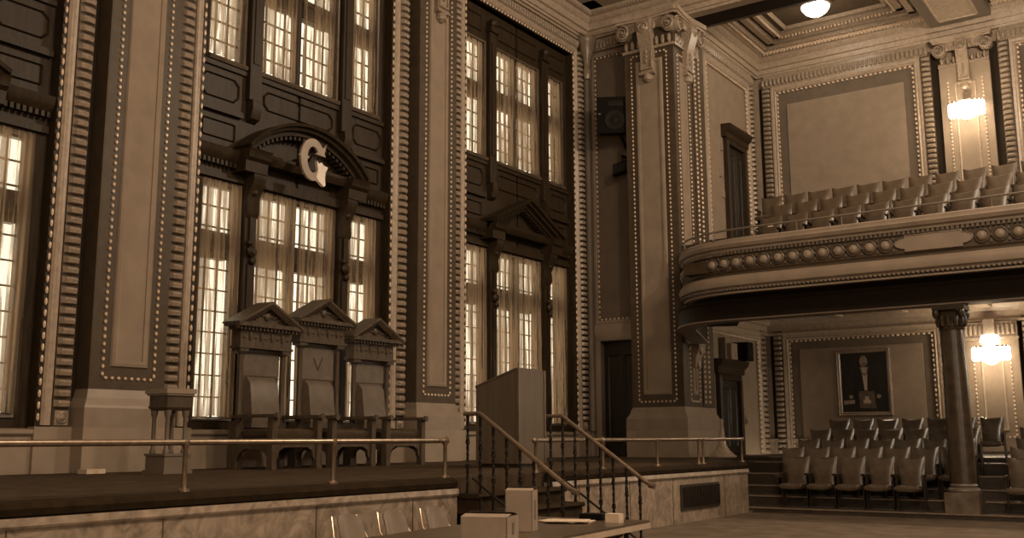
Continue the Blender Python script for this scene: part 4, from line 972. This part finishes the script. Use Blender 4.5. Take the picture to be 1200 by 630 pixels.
def carton(name, x, y, wx, wy, z0, h, rz, label, op=True):
    e = thing(name, (x, y, z0), label, 'box')
    def T(u, v, w): return (x+u*math.cos(rz)-v*math.sin(rz), y+u*math.sin(rz)+v*math.cos(rz), z0+w)
    m = MB(T); t = .006
    m.box(-wx, wx, -wy, -wy+t, 0, h); m.box(-wx, wx, wy-t, wy, 0, h); m.box(-wx, -wx+t, -wy, wy, 0, h); m.box(wx-t, wx, -wy, wy, 0, h); m.box(-wx, wx, -wy, wy, 0, t); m.build('box_body', board, e)
    m = MB(T); m.loft([[(-wx, -wy, h), (wx, -wy, h), (wx, -wy+t, h), (-wx, -wy+t, h)], [(-wx, -wy+.7*wy, h+.012), (wx, -wy+.7*wy, h+.012), (wx, -wy+.7*wy+t, h+.012), (-wx, -wy+.7*wy+t, h+.012)]]); m.build('flap', board, e)
    m = MB(T); m.loft([[(-wx, wy, h), (wx, wy, h), (wx, wy-t, h), (-wx, wy-t, h)], [(-wx, wy-.8*wy, h+.02), (wx, wy-.8*wy, h+.02), (wx, wy-.8*wy-t, h+.02), (-wx, wy-.8*wy-t, h+.02)]]); m.build('flap', board, e)
    m = MB(T); m.box(wx-.001, wx+.002, -.02, .02, h*.3, h*.75); m.build('packing_mark', p_grey, e)
    return e
BX = (-3.62, 5.33)
carton('cardboard_box', BX[0], BX[1], .085, .075, .742, .25, .35, 'taller open cardboard box standing on the table')
carton('cardboard_box', -3.42, 4.72, .135, .11, .742, .14, .3, 'lower open cardboard box left of the taller one on the table')
m = MB(TT)
for i, (u, v, r_) in enumerate(((.44, .34, .2), (.47, .40, -.15), (.42, .44, .35))):
    c_, s_ = math.cos(r_), math.sin(r_)
    m.loft([[(u+a*c_-b*s_, v+a*s_+b*c_, .743+.006*i+z) for a, b in ((-.15, -.10), (.15, -.10), (.15, .10), (-.15, .10))] for z in (0, .005)])
m.build('paper_sheets', paper, label='loose stack of white papers on the table beside the boxes', cat='papers')
m = MB(TT); m.box(.28, .46, .05, .17, .742, .785); m.build('dark_case', speakm, label='small dark case behind the papers on the table', cat='case')
m = MB(TT); m.box(.10, .20, .22, .30, .742, .80); m.build('white_carton', paper, label='small white carton near the right end of the table', cat='carton')
def shell_chair(y, lb, x=-6.25):
    e = thing('stacking_chair', (x, y, 0), lb, 'chair', group='shell chairs against the stage front')
    b = MB(); R_ = []
    for j in range(8):
        t = j/7; z = .36+.29*t; hw = .165*(1-.12*t-(.10 if j == 7 else 0)); xb = x-.20-.10*t
        R_.append([(xb-.04+.05*abs(s_)**2*1.0, y+hw*s_, z-(.03*abs(s_)**3 if j > 5 else 0)) for s_ in [-1+2*k/10 for k in range(11)]] + [(xb-.055+.05*abs(s_)**2, y+hw*s_, z-(.03*abs(s_)**3 if j > 5 else 0)) for s_ in [1-2*k/10 for k in range(11)]])
    b.loft(R_); b.build('shell_back', shell, e)
    s_ = MB(); s_.loft([[(x-.22, y-.19, z), (x+.2, y-.2, z), (x+.22, y+.0, z-.01), (x+.2, y+.2, z), (x-.22, y+.19, z)] for z in (.36, .378)]); s_.build('shell_seat', shell, e)
    for sx in (-1, 1):
        for sy in (-1, 1):
            l = MB(); l.tube([(x+sx*.14, y+sy*.16, .355), (x+sx*.20, y+sy*.20, .0)], .011, 8); l.build('leg', chrome, e)
    for sy in (-1, 1): l = MB(); l.tube([(x-.16, y+sy*.20, .34), (x-.27, y+sy*.20, .46), (x-.345, y+sy*.155, .63)], .010, 8); l.build('back_tube', chrome, e)
shell_chair(6.86, 'tan shell chair against the stage front, leftmost of three')
shell_chair(7.46, 'tan shell chair against the stage front, middle of three')
shell_chair(8.08, 'tan shell chair against the stage front, nearest the steps')
